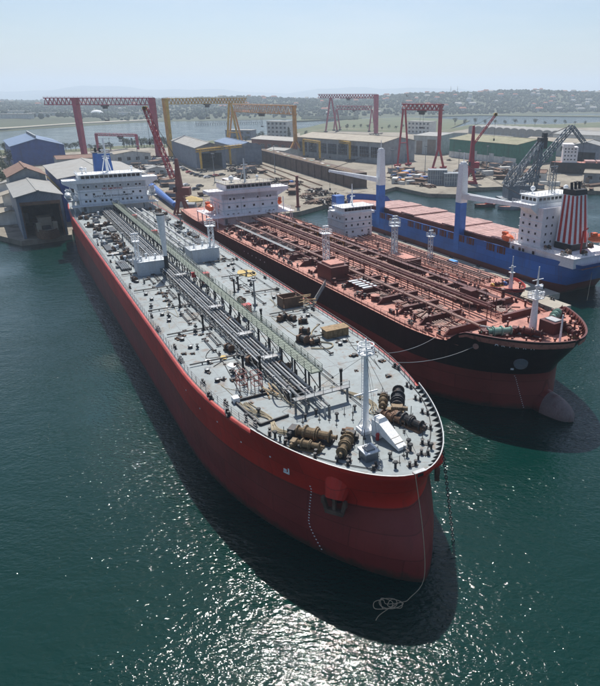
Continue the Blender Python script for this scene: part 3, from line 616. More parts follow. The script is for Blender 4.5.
for k, xx in enumerate((-.6, -1.6, -2.6, -3.5)): zz = 2.28-.415*(-xx); mb.box((9.4+xx*.9, -.9-.11*k, D1+zz*.92+.03), (.08, 1.36, .05), .12, .4)
mb.build('lashing_strap', 'rope', S1); MB().cyl((9.2, .05, D1), (9.2, .05, D1+.7), .22, n=10).ball((9.2, .05, D1+.75), .26).build('extinguisher', 'red_paint', S1)
mb = MB(); mb.cyl((12, .1, D1-.06), (12, .1, 25.4), .42, .28, n=14).cyl((12, .1, 25.4), (12, .1, 26.8), .1, n=6).box((12, .1, D1+.15), (1.9, 1.9, .45))
for k in range(4): a = k*math.pi/2+.6; mb.bar((12+1.3*math.cos(a), .1+1.3*math.sin(a), D1), (12+.5*math.cos(a), .1+.5*math.sin(a), D1+1.6), .14)
mb.bar((12, -1.6, 19.4), (12, 1.8, 19.4), .16); fm = mb.build('foremast', 'white_paint', S1, smooth=False)
mb = MB()
for z, r in ((24.9, 1.05), (25.5, 1.0), (26.0, 1.0)):
    for k in range(14): a, b = 6.2832*k/14, 6.2832*(k+1)/14; mb.bar((12+r*math.cos(a), .1+r*math.sin(a), z), (12+r*math.cos(b), .1+r*math.sin(b), z), .1)
for k in range(7): a = 6.2832*k/7; mb.bar((12+1.05*math.cos(a), .1+1.05*math.sin(a), 24.9), (12+1.*math.cos(a), .1+1.*math.sin(a), 26.), .07).bar((12, .1, 24.9), (12+1.05*math.cos(a), .1+1.05*math.sin(a), 24.9), .2)
mb.cyl((12, .1, 24.8), (12, .1, 24.92), .8, n=14).box((11.4, .1, 25.5), (.4, .6, .5)); mb.build('mast_platform', 'white_paint', fm)
mb = MB()
for k in range(28): mb.bar((12.5, -.2, D1+.4*k), (12.5, .4, D1+.4*k), .05)
mb.bar((12.52, -.22, D1), (12.42, -.22, 25.), .07).bar((12.52, .42, D1), (12.42, .42, 25.), .07); mb.build('ladder', 'white_paint', fm)
mb = MB()
for p in ((22, 7.5), (22, -7), (4.5, 2.5), (4.5, -2.5)): mb.bar((12, .1, 24.6), (p[0], p[1], D1), .035)
mb.build('mast_stay', 'dark_steel', fm)
mb = MB(); mb.bb(5.6, 7.4, 2.1, 3.8, D1-.06, D1+1.).m(1).bb(5.45, 7.55, 1.95, 3.95, D1+1., D1+1.14).m(0).bb(5.9, 7.1, 2.4, 3.5, D1+1.14, D1+1.35); mb.build('companion_hatch', ['pipe_grey', 'offwhite_paint'], S1)
for x, y, rz in ((17.5, 11.6, -.4), (14.6, 10.3, -.5), (10, 8.3, -.6), (20.5, 12.8, -.2), (6.6, 5.6, -.8), (4.2, 3.5, -.9), (3.6, -3.2, .9), (5.4, -4.6, .8), (8.4, -7.1, .6), (11.8, -9.1, .5), (15.5, -11., .4), (19.5, -12.4, .2), (2.4, -.6, 1.5), (28, 13.8, 0), (36, 14.6, 0), (52, 14.8, 0), (70, 14.8, 0), (92, 14.8, 0), (118, 14.8, 0), (140, 14.6, 0), (34, -14.2, 0), (58, -14.8, 0), (84, -14.8, 0), (104, -14.8, 0)):
    BOLLARD.put(S1, (x, math.copysign(min(abs(y), H1.edge(x)-1.6), y), D1-.06), rz, .62)
for x, y in ((7.6, 6.6), (12.2, 9.7), (3, 1.4), (3.1, -1.9), (4.3, -1.1), (5, .9), (4.2, -4.6), (18.6, 5.6), (19, 3.8), (16.6, 1.9), (17.4, -1.3), (6.2, -2.6), (5.2, -2.2), (15.4, 12.), (16.3, 12.6), (23, 10.5), (22.4, 13.4)): VENT.put(S1, (x, math.copysign(min(abs(y), H1.edge(x)-1.5), y), D1-.06), 0, rnd.uniform(.42, .62))
for x, y, rz in ((25, 14.1, -.1), (31, 14.8, 0), (46, 15, 0), (62, 15, 0), (26, -13.8, .1)): FAIR.put(S1, (x, y, D1-.06), rz)
for i, x in enumerate(range(34, 100, 15)):
    CROSS.put(S1, (x+9, 10.4, D1-.06)); CROSS.put(S1, (x+10, -9.6, D1-.06))
    LENG.put(S1, (x+3, 7.8, D1-.06)); LENG.put(S1, (x+1, 9.2, D1-.06)); LENG.put(S1, (x+5, -7.3, D1-.06))
    for dx, dy in ((6, 12.5), (1.8, 12.2)): HATCH.put(S1, (x+dx, dy, D1-.06), 1.57, .62)
    for dx, dy in ((6, -12.), (5, -10.6)): HATCH.put(S1, (x+dx, dy, D1-.06), 1.57, .62)
    for k in range(6): VALVE.put(S1, (x+rnd.uniform(0, 12), rnd.choice((-1, 1))*rnd.uniform(7.2, 13.5), D1-.06), rnd.random()*3, rnd.uniform(.6, 1.1))
LINE = Repeat('deck_line', 'dark_steel', lambda mb: [mb.cyl((-20, 0, .22), (20, 0, .22), .07, n=6)]+[mb.box((x, 0, .1), (.12, .3, .2)) for x in range(-20, 21, 5)])
for x, y in ((48, 7.1), (88, 7.2), (48, -3.4), (70, -12.8), (110, -12.6), (118, 12.2), (36, -2.6)): LINE.put(S1, (x, y, D1-.06))
# crowded deck before the accommodation: pipe stacks, reels, frames, crates
SPOOL = Repeat('pipe_stack', ['pipe_grey', 'dark_steel'], lambda mb: [mb.cyl((-4.5, -.9+.45*i, .45), (4.5, -.9+.45*i, .45), .2, n=6) for i in range(5)]+[mb.m(1)]+[mb.box((x, 0, .12), (.25, 2.6, .24)) for x in (-4, 0, 4)]+[mb.bar((x, sy*1.25, 0), (x, sy*1.25, 1.), .12) for x in (-4, 0, 4) for sy in (-1, 1)])
for x, y, rz in ((112, 12.4, 0), (113, 9.4, .05), (122, 6.8, 0), (126, 10.8, 1.57), (134, 12.6, 0), (147, 9, 0), (152, 12.2, .1), (160, 7.6, 0), (170, 10, 1.57), (128, -11.8, 0), (140, -13, 0), (155, -12, .1), (172, -12, 0)): SPOOL.put(S1, (x, y, D1-.06), rz, rnd.uniform(.7, 1.))
for i in range(120):
    x = rnd.uniform(108, 193); y = rnd.choice((1, 1, 1, -1))*rnd.uniform(7.4, 14); k = rnd.random()
    (MACHINE if k < .3 else CRATE if k < .6 else VALVE if k < .8 else VENT_G).put(S1, (x, y, D1-.06), rnd.random()*6.28, rnd.uniform(.5, 1.))
# accommodation block
def block(parent, name, x0, x1, yh, z0, z1, m, yo=0.): return MB().bb(x0, x1, yo-yh, yo+yh, z0, z1).build(name, m, parent)
def ledges(parent, x0, x1, yh, zs, m):
    for z in zs:
        mb = MB(); mb.bb(x0-.22, x0, -yh-.2, yh+.2, z-.09, z+.09)
        for sd in (1, -1): mb.bb(x0+.002, x1, sd*yh, sd*(yh+.22), z-.09, z+.09)
        mb.build('deck_ledge', m, parent)
def front_gear(parent, x, z0, z1, doors, drains, m):
    for y in doors: MB().bb(x-.08, x, y-.45, y+.45, z0+.25, z0+2.2).build('door', 'steel_grey', parent)
    for y in drains: MB().cyl((x-.1, y, z0), (x-.1, y, z1), .07, n=6).build('drain_pipe', m, parent)
A1 = block(S1, 'accommodation_block', 198, 212, 12., D1-.06, 24.2, 'white_paint')
ledges(A1, 198, 212, 12., (16.75, 19.25-.6, 21.3), 'offwhite_paint'); front_gear(A1, 198, D1, 24, (-10.6, 10.6, 0), (-11.5, 11.5, -1.8), 'offwhite_paint')
mb = MB(); mb.bb(193.5, 198, -15, 15, 16.6, 16.75)
for y in (-14.5, -10, -5, 5, 10, 14.5): mb.bar((193.8, y, D1), (193.8, y, 16.6), .2)
rail(mb, [(193.6, -15, 16.75), (193.6, 15, 16.75)], 1.1, 1.8, .035, 3); mb.build('poop_platform', 'offwhite_paint', S1)
mb = MB()
mb.add([(198, -12, 22.), (198, 12, 22.), (198, 16.4, 24.3), (198, -16.4, 24.3), (201.5, -12, 22.), (201.5, 12, 22.), (201.5, 16.4, 24.3), (201.5, -16.4, 24.3)], [(0, 3, 2, 1), (4, 5, 6, 7), (0, 4, 7, 3), (1, 2, 6, 5), (0, 1, 5, 4)])
mb.bb(197.8, 203.5, -16.5, 16.5, 24.3, 25.5).bb(198.2, 207, -11, 11, 25.5, 27.1).bb(197.6, 207.4, -11.4, 11.4, 27.1, 27.3)
W1 = mb.build('bridge', 'white_paint', S1)
mb = MB(); rail(mb, [(197.9, -16.4, 25.5), (197.9, -11.2, 25.5)], 1., 1.3, .04, 3); rail(mb, [(197.9, 16.4, 25.5), (197.9, 11.2, 25.5)], 1., 1.3, .04, 3); rail(mb, [(197.8, -11.2, 27.3), (197.8, 11.2, 27.3), (207, 11.2, 27.3)], 1., 1.6, .04, 3); mb.build('railing', 'white_paint', W1)
BW = Repeat('bridge_window', 'glass_dark', lambda mb: mb.box((-.03, 0, 0), (.1, 1.25, .95)))
for k in range(13): BW.put(W1, (198.18, -9.6+1.6*k, 26.35))
for z, ys in ((23., [-9.8, -8.4, -5.6, -2.8, 2.8, 5.6, 8.4, 9.8]), (20.3, [-9.6, -7, -3.8, 3.2, 6.8, 9.4]), (17.9, [-9.8, -8.2, -6, -4.6, -3, 1.2, 2.8, 4.2, 6.8, 8.4, 9.8]), (22.9, [0, 1.3])): window_row(A1, 198, ys, z, 'white_paint')
letters('sign_lettering', 'NO SMOKING', 1.05, 'red_paint', A1, (197.96, .2, 21.65), (math.pi/2, 0, -math.pi/2), 1.1)
letters('sign_lettering', 'SAFETY AND ENVIRONMENT', .95, 'black_paint', A1, (197.96, .2, 19.05), (math.pi/2, 0, -math.pi/2), 1.15).location.z = 19.1
letters('sign_lettering', 'FIRST', .85, 'black_paint', A1, (197.96, -.6, 16.95), (math.pi/2, 0, -math.pi/2), 1.15)
mb = MB(); mb.cyl((204, 0, 27.3), (204, 0, 39.5), .5, .25, n=10).bar((204, -2.6, 34), (204, 2.6, 34), .25).bar((204, -1.8, 37), (204, 1.8, 37), .2).box((203.6, 0, 35.2), (.4, 3.2, .35)).box((203.4, 0, 32.2), (1.8, 2.2, .2)).box((203.4, 0, 33), (.35, 2.6, .4)).bar((206.4, 1.6, 27.3), (204.1, .1, 34), .22).bar((206.4, -1.6, 27.3), (204.1, -.1, 34), .22); mb.build('radar_mast', 'white_paint', S1)
for x, y, r in ((203, 9, .8), (205, 7.5, .5), (203.5, -8.5, .55)): MB().cyl((x, y, 27.3), (x, y, 28.3), .22, n=8).ball((x, y, 28.3+r*.7), r).build('satellite_dome', 'white_paint', S1, smooth=True)
mb = MB(); mb.bb(212.2, 220, -6, 6, D1-.06, 24).m(1).add([(213, -3.6, 24), (213, 3.6, 24), (219.5, 3.2, 24), (219.5, -3.2, 24), (213.8, -3, 33.4), (213.8, 3, 33.4), (219, 2.6, 33.4), (219, -2.6, 33.4)], [(0, 4, 5, 1), (1, 5, 6, 2), (2, 6, 7, 3), (3, 7, 4, 0), (4, 7, 6, 5)]).m(2)
for y in (-1.6, 0, 1.6): mb.cyl((216.4, y, 33.4), (216.8, y, 35), .45, n=10)
mb.bb(213.4, 219.4, -3.2, 3.2, 33.4, 33.6); mb.build('funnel', ['white_paint', 'ship_blue', 'black_paint'], S1)
lifeboat(S1, (204, 15.0, 19.6), math.pi, 8., 'offwhite_paint'); lifeboat(S1, (204, -15.0, 19.6), 0, 8., 'offwhite_paint')
for sd in (1, -1):
    mb = MB()
    for x in (199.5, 203, 207): mb.bar((x, sd*13.8, D1), (x, sd*13.8, 22), .25).bar((x, sd*11.9, 18.2), (x, sd*15.6, 18.2), .2)
    mb.bb(199, 212, sd*12.1, sd*15.8, 18.2, 18.35); mb.bar((199, sd*15.8, 22.4), (199.2, sd*12.2, 20.4), .3)
    mb.build('boat_deck', 'offwhite_paint', S1)
# bow: anchor in its bolster, draught marks, tug mark
for sd in (1, -1):
    x, z = 7.2, 9.8; y = H1.hb(x, z)
    e = .3; tx, ty = 2*e, H1.hb(x+e, z)-H1.hb(x-e, z); nl = math.hypot(tx, ty); nv = Vector((-ty/nl, sd*tx/nl, 0))
    mb = MB(); p = Vector((x, sd*y, z)); mb.cyl(p-nv*1.2+Vector((0, 0, 2.8)), p+nv*.75+Vector((0, 0, -.3)), 2.1, 1.25, n=16).m(1).cyl(p+nv*.75+Vector((0, 0, -.3)), p+nv*.8+Vector((0, 0, -.32)), .9, n=12)
    mb.build('anchor_bolster', ['hull_red_tanker', 'black_paint'], S1, smooth=False)
    anchor(S1, p+nv*1.0+Vector((0, 0, -.9)), math.atan2(nv.y, nv.x)+math.pi, .8)
MARK = Repeat('draught_mark', 'white_paint', lambda mb: mb.box((0, 0, 0), (.34, .08, .22)))
def onhull(h, x, z, sd, off=.05):
    e = .3; y = h.hb(x, z); tx, ty = 2*e, h.hb(x+e, z)-h.hb(x-e, z); nl = math.hypot(tx, ty); nx, ny = -ty/nl, sd*tx/nl
    return (x+nx*off, sd*y+ny*off, z), math.atan2(ny, nx)-math.pi/2
for k in range(22):
    z = 9.4-.42*k; l, a = onhull(H1, 10.6-.09*max(0, k-12)**1.3, z, 1); MARK.put(S1, l, a, .55)
l, a = onhull(H1, 13.6, 10.6, 1, .06); mb = MB(); mb.box((-.35, 0, 0), (.2, .06, 1.)).box((.1, 0, -.4), (.9, .06, .22)).box((.25, 0, -.05), (.5, .06, .3)); o = mb.build('tug_mark', 'white_paint', S1); o.location = l; o.rotation_euler = (0, 0, a)
for k in range(5): l, a = onhull(H1, 16+6*k, 11.6-.5*(k % 2), 1); MARK.put(S1, l, a, .7)
# chain and lines at the bow are things of their own
def w1(x, y, z): return Vector((6.26+x*math.cos(S1.rotation_euler.z)-y*math.sin(S1.rotation_euler.z), 57+x*math.sin(S1.rotation_euler.z)+y*math.cos(S1.rotation_euler.z), z))
mb = MB(); a, b = w1(3.2, -5.6, 14.3), w1(2.2, -7.6, -1.); n = 34
for i in range(n):
    p = a.lerp(b, (i+.1)/n); q = a.lerp(b, (i+.9)/n); o = Vector((.16, .0, 0)) if i % 2 else Vector((0, .16, 0))
    mb.bar(p+o, q+o, .1).bar(p-o, q-o, .1).bar(p+o, p-o, .1).bar(q+o, q-o, .1)
tag(mb.build('anchor_chain', 'dark_steel'), 'dark anchor chain hanging from the right side of the red bow into the water', 'chain')
p0 = w1(-.25, .9, 14.9); pw = at(403, 602, .1)
pts = [p0, w1(-2.2, .9, 8), w1(-2.9, 1., 2), Vector((pw.x+.8, pw.y+.4, .3)), pw]
cc = at(386, 604, .1)
for k in range(20): a_ = 1.35*k; q_ = rnd.uniform(.35, 1.25); pts.append(cc+Vector((1.2*q_*math.cos(a_)+.08*k-.6, .75*q_*math.sin(a_), .02*(k % 3))))
pts += [cc+Vector((-.6, -1.4, 0)), cc+Vector((-1.2, -2.3, 0))]
tag(hose(pts, .045, 'rope', None, 'bow_rope'), 'pale rope from the red stem trailing in a loose coil on the water', 'rope')

# ------------------------------------------------------------------ 2. black tanker with red deck
D2 = 12.
T2 = math.atan2(.841, -.541)
S2 = empty('oil_tanker', (36.5, 94.8, 0), T2)
tag(S2, 'black hulled tanker with rust red deck moored beside the red tanker', 'tanker')
def top2(x): return interp([(0, 15.3), (3, 15.1), (13.5, 15.0), (15., 14.6), (16.6, 12.5), (18, 12.15), (400, 12.15)], x)
H2 = Hull(183, 32.2, 30, 150, [(-3, 5), (0, 5), (2.5, 5.2), (6.5, 5.6), (8, 5.2), (12, 2.2), (15.4, 0)], 1.35, 1.75, top2, 15., wl=.7, tp=.86)
H2.build('hull', 'hull_black_tanker', S2, 14)
H2.deck('main_deck', 'deck_red', S2, 15.4, 183, D2)
H2.deck('forecastle_deck', 'deck_red', S2, .3, 15.4, 14.1, .2)
MB().bb(15.25, 15.4, -H2.edge(15.3)+.4, H2.edge(15.3)-.4, D2, 14.1).build('forecastle_bulkhead', 'deck_red', S2)
H2.strip('bulwark', ['hull_black_tanker', 'deck_red', 'pipe_red'], S2, .12, 15.2, [(-.03, -.3, 0), (-.04, .1, 2), (.3, .1, 1), (.3, -1.3, 1)])
BRK2 = Repeat('bulwark_bracket', 'pipe_red', lambda mb: mb.add([(0, -.06, 0), (.7, -.06, 0), (0, -.06, 1.05), (0, .06, 0), (.7, .06, 0), (0, .06, 1.05)], [(0, 1, 2), (5, 4, 3), (0, 3, 4, 1), (1, 4, 5, 2), (2, 5, 3, 0)]))
x = .9
while x < 15:
    y = H2.edge(x); dy = (H2.edge(x+.05)-H2.edge(x-.05))/.1; nl = math.hypot(1, dy); nx, ny = dy/nl, -1/nl
    for sd in (1, -1): BRK2.put(S2, (x+nx*.32, sd*(y+ny*.32), 14.1), math.atan2(sd*ny, nx))
    x += .6 if x < 2 else (.9 if x < 6 else 1.3)
# bulbous bow with pale scum on its fore part
mb = MB(); prof = []
for i in range(13):
    t = i/12; r = 3.1*math.sqrt(max(0.0001, 1-(1-t)**3.)); prof.append((r, -1.4+t*10.))
mb.lathe(prof, (0, 0, 0), 20, 'X')
mb.mi = [1 if min(mb.v[i][0] for i in f) < 4.2 else 0 for f in mb.f]
mb.v = [(x, y*.85, z*1.12+.2) for x, y, z in mb.v]
mb.build('bulbous_bow', ['hull_black_tanker', 'bulb_scum'], S2, smooth=True)
for sd in (1, -1): rail(MB(), [(x, sd*(H2.edge(x)-.4), D2) for x in [17+5*i for i in range(33)]], 1.1, 2., .03, 3).build('railing', 'pipe_red', S2)
for sd in (1, -1):                            # low plate that holds spilt oil on deck
    mb = MB()
    for x in range(17, 140, 2): y = H2.edge(x)-.75; mb.bb(x, x+2, sd*y-.05, sd*y+.05, D2, D2+.35)
    mb.build('spill_coaming', 'deck_red', S2)
# deck girders across, higher than a man, ends cut at a slope
def girder(mb, L=11.):
    for sd in (1, -1): pass
    v = [(-.16, 0, 0), (-.16, L, 0), (-.16, L-1.6, 1.35), (-.16, 0, 1.35)]; v += [(.16, b, c) for a, b, c in v]
    mb.add(v, [(0, 1, 2, 3), (7, 6, 5, 4), (0, 4, 5, 1), (1, 5, 6, 2), (2, 6, 7, 3), (3, 7, 4, 0)]).box((0, (L-1.6)/2, 1.4), (.7, L-1.6, .1))
GIRD = Repeat('deck_girder', 'pipe_red', girder)
for i in range(16):
    x = 20+7.4*i
    GIRD.put(S2, (x, 2.2, D2)); o = GIRD.put(S2, (x, -2.2, D2), math.pi)
def pipe(parent, x0, x1, y, z, r, m, D, supp=8, n=8):
    mb = MB(); mb.cyl((x0, y, z), (x1, y, z), r, n=n)
    x = x0+1.
    while x < x1: mb.bar((x, y, D), (x, y, z), .14).cyl((x-.1, y, z), (x+.1, y, z), r+.1, n=n); x += supp
    return mb.build('cargo_pipe', m, parent)
for y, z, r, a, b, m in [(7.2, 14.1, .24, 15.6, 138, 'pipe_pink'), (6.2, 13.8, .2, 24, 138, 'pipe_red'), (-.8, 14.6, .28, 22, 138, 'pipe_red'), (-1.9, 14.6, .26, 22, 138, 'pipe_red'), (.4, 14.5, .2, 26, 138, 'pipe_pink'), (1.4, 14.4, .22, 30, 138, 'pipe_red'), (-3.1, 14.3, .28, 34, 138, 'pipe_pink'), (-7.6, 14., .28, 90, 140, 'yellow_paint'), (-8.6, 13.8, .22, 30, 138, 'pipe_red'), (-10.4, 13.7, .2, 40, 120, 'pipe_red'), (9.2, 13.6, .2, 46, 130, 'pipe_red')]:
    pipe(S2, a, b, y, z, r, m, D2)
mb = MB(); mb.bb(24, 139, -5.4, -4.2, 15.4, 15.5); rail(mb, [(24, -5.4, 15.5), (139, -5.4, 15.5)], 1., 3., .03, 2); rail(mb, [(24, -4.2, 15.5), (139, -4.2, 15.5)], 1., 3., .03, 2)
for x in range(25, 139, 6): mb.bar((x, -5.2, D2), (x, -5.2, 15.4), .18).bar((x, -4.4, D2), (x, -4.4, 15.4), .18)
mb.build('catwalk', 'pipe_red', S2)
mb = MB(); mb.bb(86, 128, 10.8, 12., 14.6, 14.7)
for x in range(87, 128, 5): mb.bar((x, 11, D2), (x, 11, 14.6), .16).bar((x, 11.9, D2), (x, 11.9, 14.6), .16)
rail(mb, [(86, 10.8, 14.7), (128, 10.8, 14.7)], .9, 2.5, .03, 2); mb.build('side_gangway', 'pipe_grey', S2)
for i in range(130):      # heating coils and small lines between the girders
    bay = rnd.randrange(0, 15); x = 20.8+7.4*bay; sd = rnd.choice((1, 1, -1)); mb = MB(); y0 = rnd.uniform(1.5, 9)
    for k in range(rnd.randint(3, 6)): mb.cyl((x, sd*(y0+.55*k), D2+.5), (x+5.8, sd*(y0+.55*k), D2+.5), .1, n=5)
    mb.cyl((x+rnd.uniform(.4, 5), sd*y0, D2+.75), (x+rnd.uniform(.4, 5), sd*(y0+3.4), D2+.75), .16, n=6)
    mb.build('heating_coil', rnd.choice(('pipe_red', 'pipe_red', 'pipe_red', 'pipe_red', 'deck_red', 'pipe_pink')), S2)
VALVE_R = Repeat('valve', 'pipe_red', lambda mb: mb.cyl((0, 0, 0), (0, 0, 1.3), .13, n=6).cyl((-.5, 0, .5), (.5, 0, .5), .3, n=8).lathe([(.35, 1.28), (.4, 1.33), (.35, 1.38)], n=10))
VENT_R = Repeat('mushroom_vent', 'pipe_red', lambda mb: mb.cyl((0, 0, 0), (0, 0, 1.5), .28, n=8).lathe([(.1, 1.4), (.55, 1.5), (.5, 1.8), (.15, 1.95)], n=10))
HATCH_R = Repeat('tank_hatch', ['pipe_red', 'deck_red'], lambda mb: mb.cyl((0, 0, 0), (0, 0, .9), .8, n=12).m(1).lathe([(.9, .9), (.9, 1.), (.4, 1.15)], n=12))
BOLL_R = Repeat('bollard', 'pipe_red', lambda mb: [mb.box((0, 0, .08), (2.4, .9, .16))]+[mb.cyl((x, 0, .16), (x, 0, 1.0), .32, n=8) for x in (-.7, .7)])
for i in range(170):
    x = rnd.uniform(18, 138); y = rnd.choice((1, -1))*rnd.uniform(2, 14); k = rnd.random()
    (VALVE_R if k < .5 else VENT_R if k < .8 else HATCH_R).put(S2, (x, y, D2), rnd.random()*6, rnd.uniform(.7, 1.2))
for x in range(24, 140, 12): BOLL_R.put(S2, (x, 13.6, D2), 0, .9); BOLL_R.put(S2, (x+4, -13.6, D2), 0, .9)
for i in range(30): VALVE.put(S2, (rnd.uniform(20, 136), rnd.choice((1, 1, -1))*rnd.uniform(12.5, 14.6), D2), 0, rnd.uniform(.8, 1.2))
# midship houses, masts and stacked panels
mb = MB(); mb.bb(62, 69, 8.2, 13.2, D2, 15.6).m(1).bb(63.2, 67.8, 8.8, 12.6, 15.6, 16.1); mb.build('deck_house', ['pipe_red', 'deck_red'], S2)
lattice_mast(S2, 72.5, 8.6, D2, 21.5, 1.2, 'white_paint')
mb = MB(); mb.bb(58, 66, -11, -6, D2, 15.4).m(1).bb(59, 65, -10.4, -6.6, 15.4, 15.7); mb.build('deck_house', ['pipe_red', 'deck_red'], S2)
lattice_mast(S2, 68.5, -10, D2, 22, 1.1, 'offwhite_paint'); lattice_mast(S2, 74, -14, D2, 21.5, 1.1, 'offwhite_paint')
mb = MB(); mb.bb(30, 33.5, -5, -2.6, D2, 15.6); mb.build('deck_house', 'pipe_red', S2)
PANEL = Repeat('stacked_panel', 'offwhite_paint', lambda mb: mb.box((0, 0, .09), (1.0, 4.6, .16)))
for k in range(5): PANEL.put(S2, (50+1.5*k, 10, D2+1.5), 0, .8)
# forecastle gear
mb = MB(); mb.cyl((10, .3, 14.1), (10, .3, 21.6), .75, .4, n=12).cyl((10, .3, 21.6), (10, .3, 26), .22, .1, n=8).bar((10, -1.8, 21), (10, 2.4, 21), .2).box((10, .3, 20.2), (1.9, 2.2, .15)).box((9.6, .3, 22.6), (.4, 1.8, .3)).cyl((9.2, .3, 22.2), (9.2, .3, 22.7), .4, n=10).bar((10, -1.1, 23.6), (10, 1.7, 23.6), .12)
fm = mb.build('foremast', 'white_paint', S2); mb = MB(); rail(mb, [(9.05, -.8, 20.28), (10.95, -.8, 20.28), (10.95, 1.4, 20.28), (9.05, 1.4, 20.28), (9.05, -.8, 20.28)], 1., 1., .04, 3); mb.build('mast_platform', 'white_paint', fm)
mb = MB(); mb.bb(5.8, 9.2, -3.6, -.4, 14.1, 16.3).m(1).bb(6.3, 8.7, -2.9, -1.2, 16.3, 16.5); mb.build('companion_hatch', ['pipe_red', 'pipe_pale'], S2)
winch(S2, (11.2, 8.2, 14.1), 1.2, 'winch_green', 'pipe_red', .72, 'mooring_winch'); winch(S2, (11.4, -7.4, 14.1), -1.1, 'winch_green', 'pipe_red', .72, 'mooring_winch'); winch(S2, (8.2, 3.7, 14.1), .5, 'pipe_red', 'pipe_red', .7, 'windlass'); winch(S2, (4.9, -3.6, 14.1), -.4, 'pipe_red', 'winch_tan', .62, 'windlass')
MB().cyl((3.4, .6, 14.1), (3.4, .6, 19.), .22, .12, n=8).build('bow_light_post', 'white_paint', S2)
for x, y in ((3, 2.4), (2.6, -1.2), (4.3, 4.6), (6, 6.2), (8.6, 8.2), (12.8, 10.8), (4.5, -6), (6.6, -7.2), (9, -9.2), (13.4, -10.6), (13.6, 3), (13.2, -2), (12.3, 4.8)): VENT_R.put(S2, (x, y, 14.1), 0, .6)
for x, y, rz in ((7.6, 7.9, -.7), (10.4, 10.1, -.5), (4.3, -4.8, .8), (8, -8.4, .6), (2.2, .2, 1.57), (13.6, 11.9, -.4)): BOLL_R.put(S2, (x, y, 14.1), rz, .7)
mb = MB(); mb.bar((16.2, 7.4, 14.3), (12.4, 8.6, 15.4), .3); mb.build('cargo_pipe', 'pipe_pale', S2)
hull_letters(H2, S2, 'AKIRRA', 8.9, 13.55, .95, .92, 'white_paint')
l, a = onhull(H2, 12.3, 12.6, 1, .03); mb = MB(); mb.cyl((0, 0, 0), (0, .12, 0), .55, n=14); o = mb.build('hawse_pipe', 'pipe_pink', S2); o.location = l; o.rotation_euler = (0, 0, a)
l, a = onhull(H2, 6.6, 10.2, 1, .03); mb = MB(); mb.cyl((0, -.6, 0), (0, .25, -.3), 1.4, 1.2, n=16); o = mb.build('anchor_bolster', 'steel_grey', S2); o.location = l; o.rotation_euler = (0, 0, a)
l, a = onhull(H2, 8.2, 8.4, 1, .05); MARK.put(S2, l, a, 1.6)
for k in range(17): l, a = onhull(H2, 8.2-.08*k, 6.8-.4*k, 1); MARK.put(S2, l, a, .45)
for k in range(6): l, a = onhull(H2, 95+3*k, 10.2, 1); MARK.put(S2, l, a, 1.2)
# accommodation
A2 = block(S2, 'accommodation_block', 142, 154, 10.4, D2, 22.4, 'pinkwhite_paint')
ledges(A2, 142, 154, 10.4, (14.3, 16.9, 19.4), 'offwhite_paint'); front_gear(A2, 142, D2, 20.5, (-9.4, 9.4), (-9.9, 9.9, 3.5), 'offwhite_paint')
mb = MB()
mb.add([(142, -10.4, 20.6), (142, 10.4, 20.6), (142, 14.6, 22.6), (142, -14.6, 22.6), (145.5, -10.4, 20.6), (145.5, 10.4, 20.6), (145.5, 14.6, 22.6), (145.5, -14.6, 22.6)], [(0, 3, 2, 1), (4, 5, 6, 7), (0, 4, 7, 3), (1, 2, 6, 5), (0, 1, 5, 4)])
mb.bb(141.8, 148, -14.8, 14.8, 22.6, 23.7).bb(142.4, 152, -8.4, 8.4, 23.7, 25.5).m(1).bb(141.9, 152.4, -8.8, 8.8, 25.5, 25.7)
W2 = mb.build('bridge', ['pinkwhite_paint', 'concrete_pale'], S2)
mb = MB(); rail(mb, [(141.9, -14.7, 23.7), (141.9, -8.6, 23.7)], 1., 1.3, .04, 3); rail(mb, [(141.9, 14.7, 23.7), (141.9, 8.6, 23.7)], 1., 1.3, .04, 3); rail(mb, [(142.1, -8.6, 25.7), (142.1, 8.6, 25.7), (152, 8.6, 25.7)], 1., 1.6, .04, 3); mb.build('railing', 'white_paint', W2)
for k in range(11): BW.put(W2, (142.38, -7.5+1.5*k, 24.75))
for z, ys in ((20.8, [-7.6, -6.4, -2.8, 2.6, 7.4, 6]), (18.1, [-8.2, -4.6, -1.2, 2.4, 5, 8]), (15.5, [-8.6, -7, -3, .6, 4.8, 6.6, 8.6])): window_row(A2, 142, ys, z, 'pinkwhite_paint')
side_windows(A2, 10.4, (145, 149, 152), 18.1, 1, 'pinkwhite_paint'); side_windows(A2, 10.4, (146, 150), 15.5, 1, 'pinkwhite_paint')
mb = MB(); mb.cyl((147, -.5, 25.7), (147, -.5, 33.5), .4, .2, n=8).bar((147, -2.4, 30.4), (147, 1.4, 30.4), .2).box((146.7, -.5, 31.4), (.3, 2.4, .3)).bar((149, .6, 25.7), (147, -.4, 30.5), .18).bar((149, -1.6, 25.7), (147, -.6, 30.5), .18); mb.build('radar_mast', 'offwhite_paint', S2)
for x, y, r in ((147, 4.6, .95), (149, -6, .6)): MB().cyl((x, y, 25.7), (x, y, 26.5), .25, n=8).ball((x, y, 26.4+r*.7), r).build('satellite_dome', 'white_paint', S2, smooth=True)
mb = MB(); mb.bb(154.2, 163, -5.5, 5.5, D2, 19).m(1).bb(156.5, 162, -2.4, 2.4, 19, 25.2).m(0).bb(156.2, 162.2, -2.6, 2.6, 25.2, 25.4); mb.build('funnel', ['pinkwhite_paint', 'roof_tan'], S2)
lifeboat(S2, (148, 13.0, 17.6), math.pi, 7.); lifeboat(S2, (148, -13., 17.6), 0, 7.)
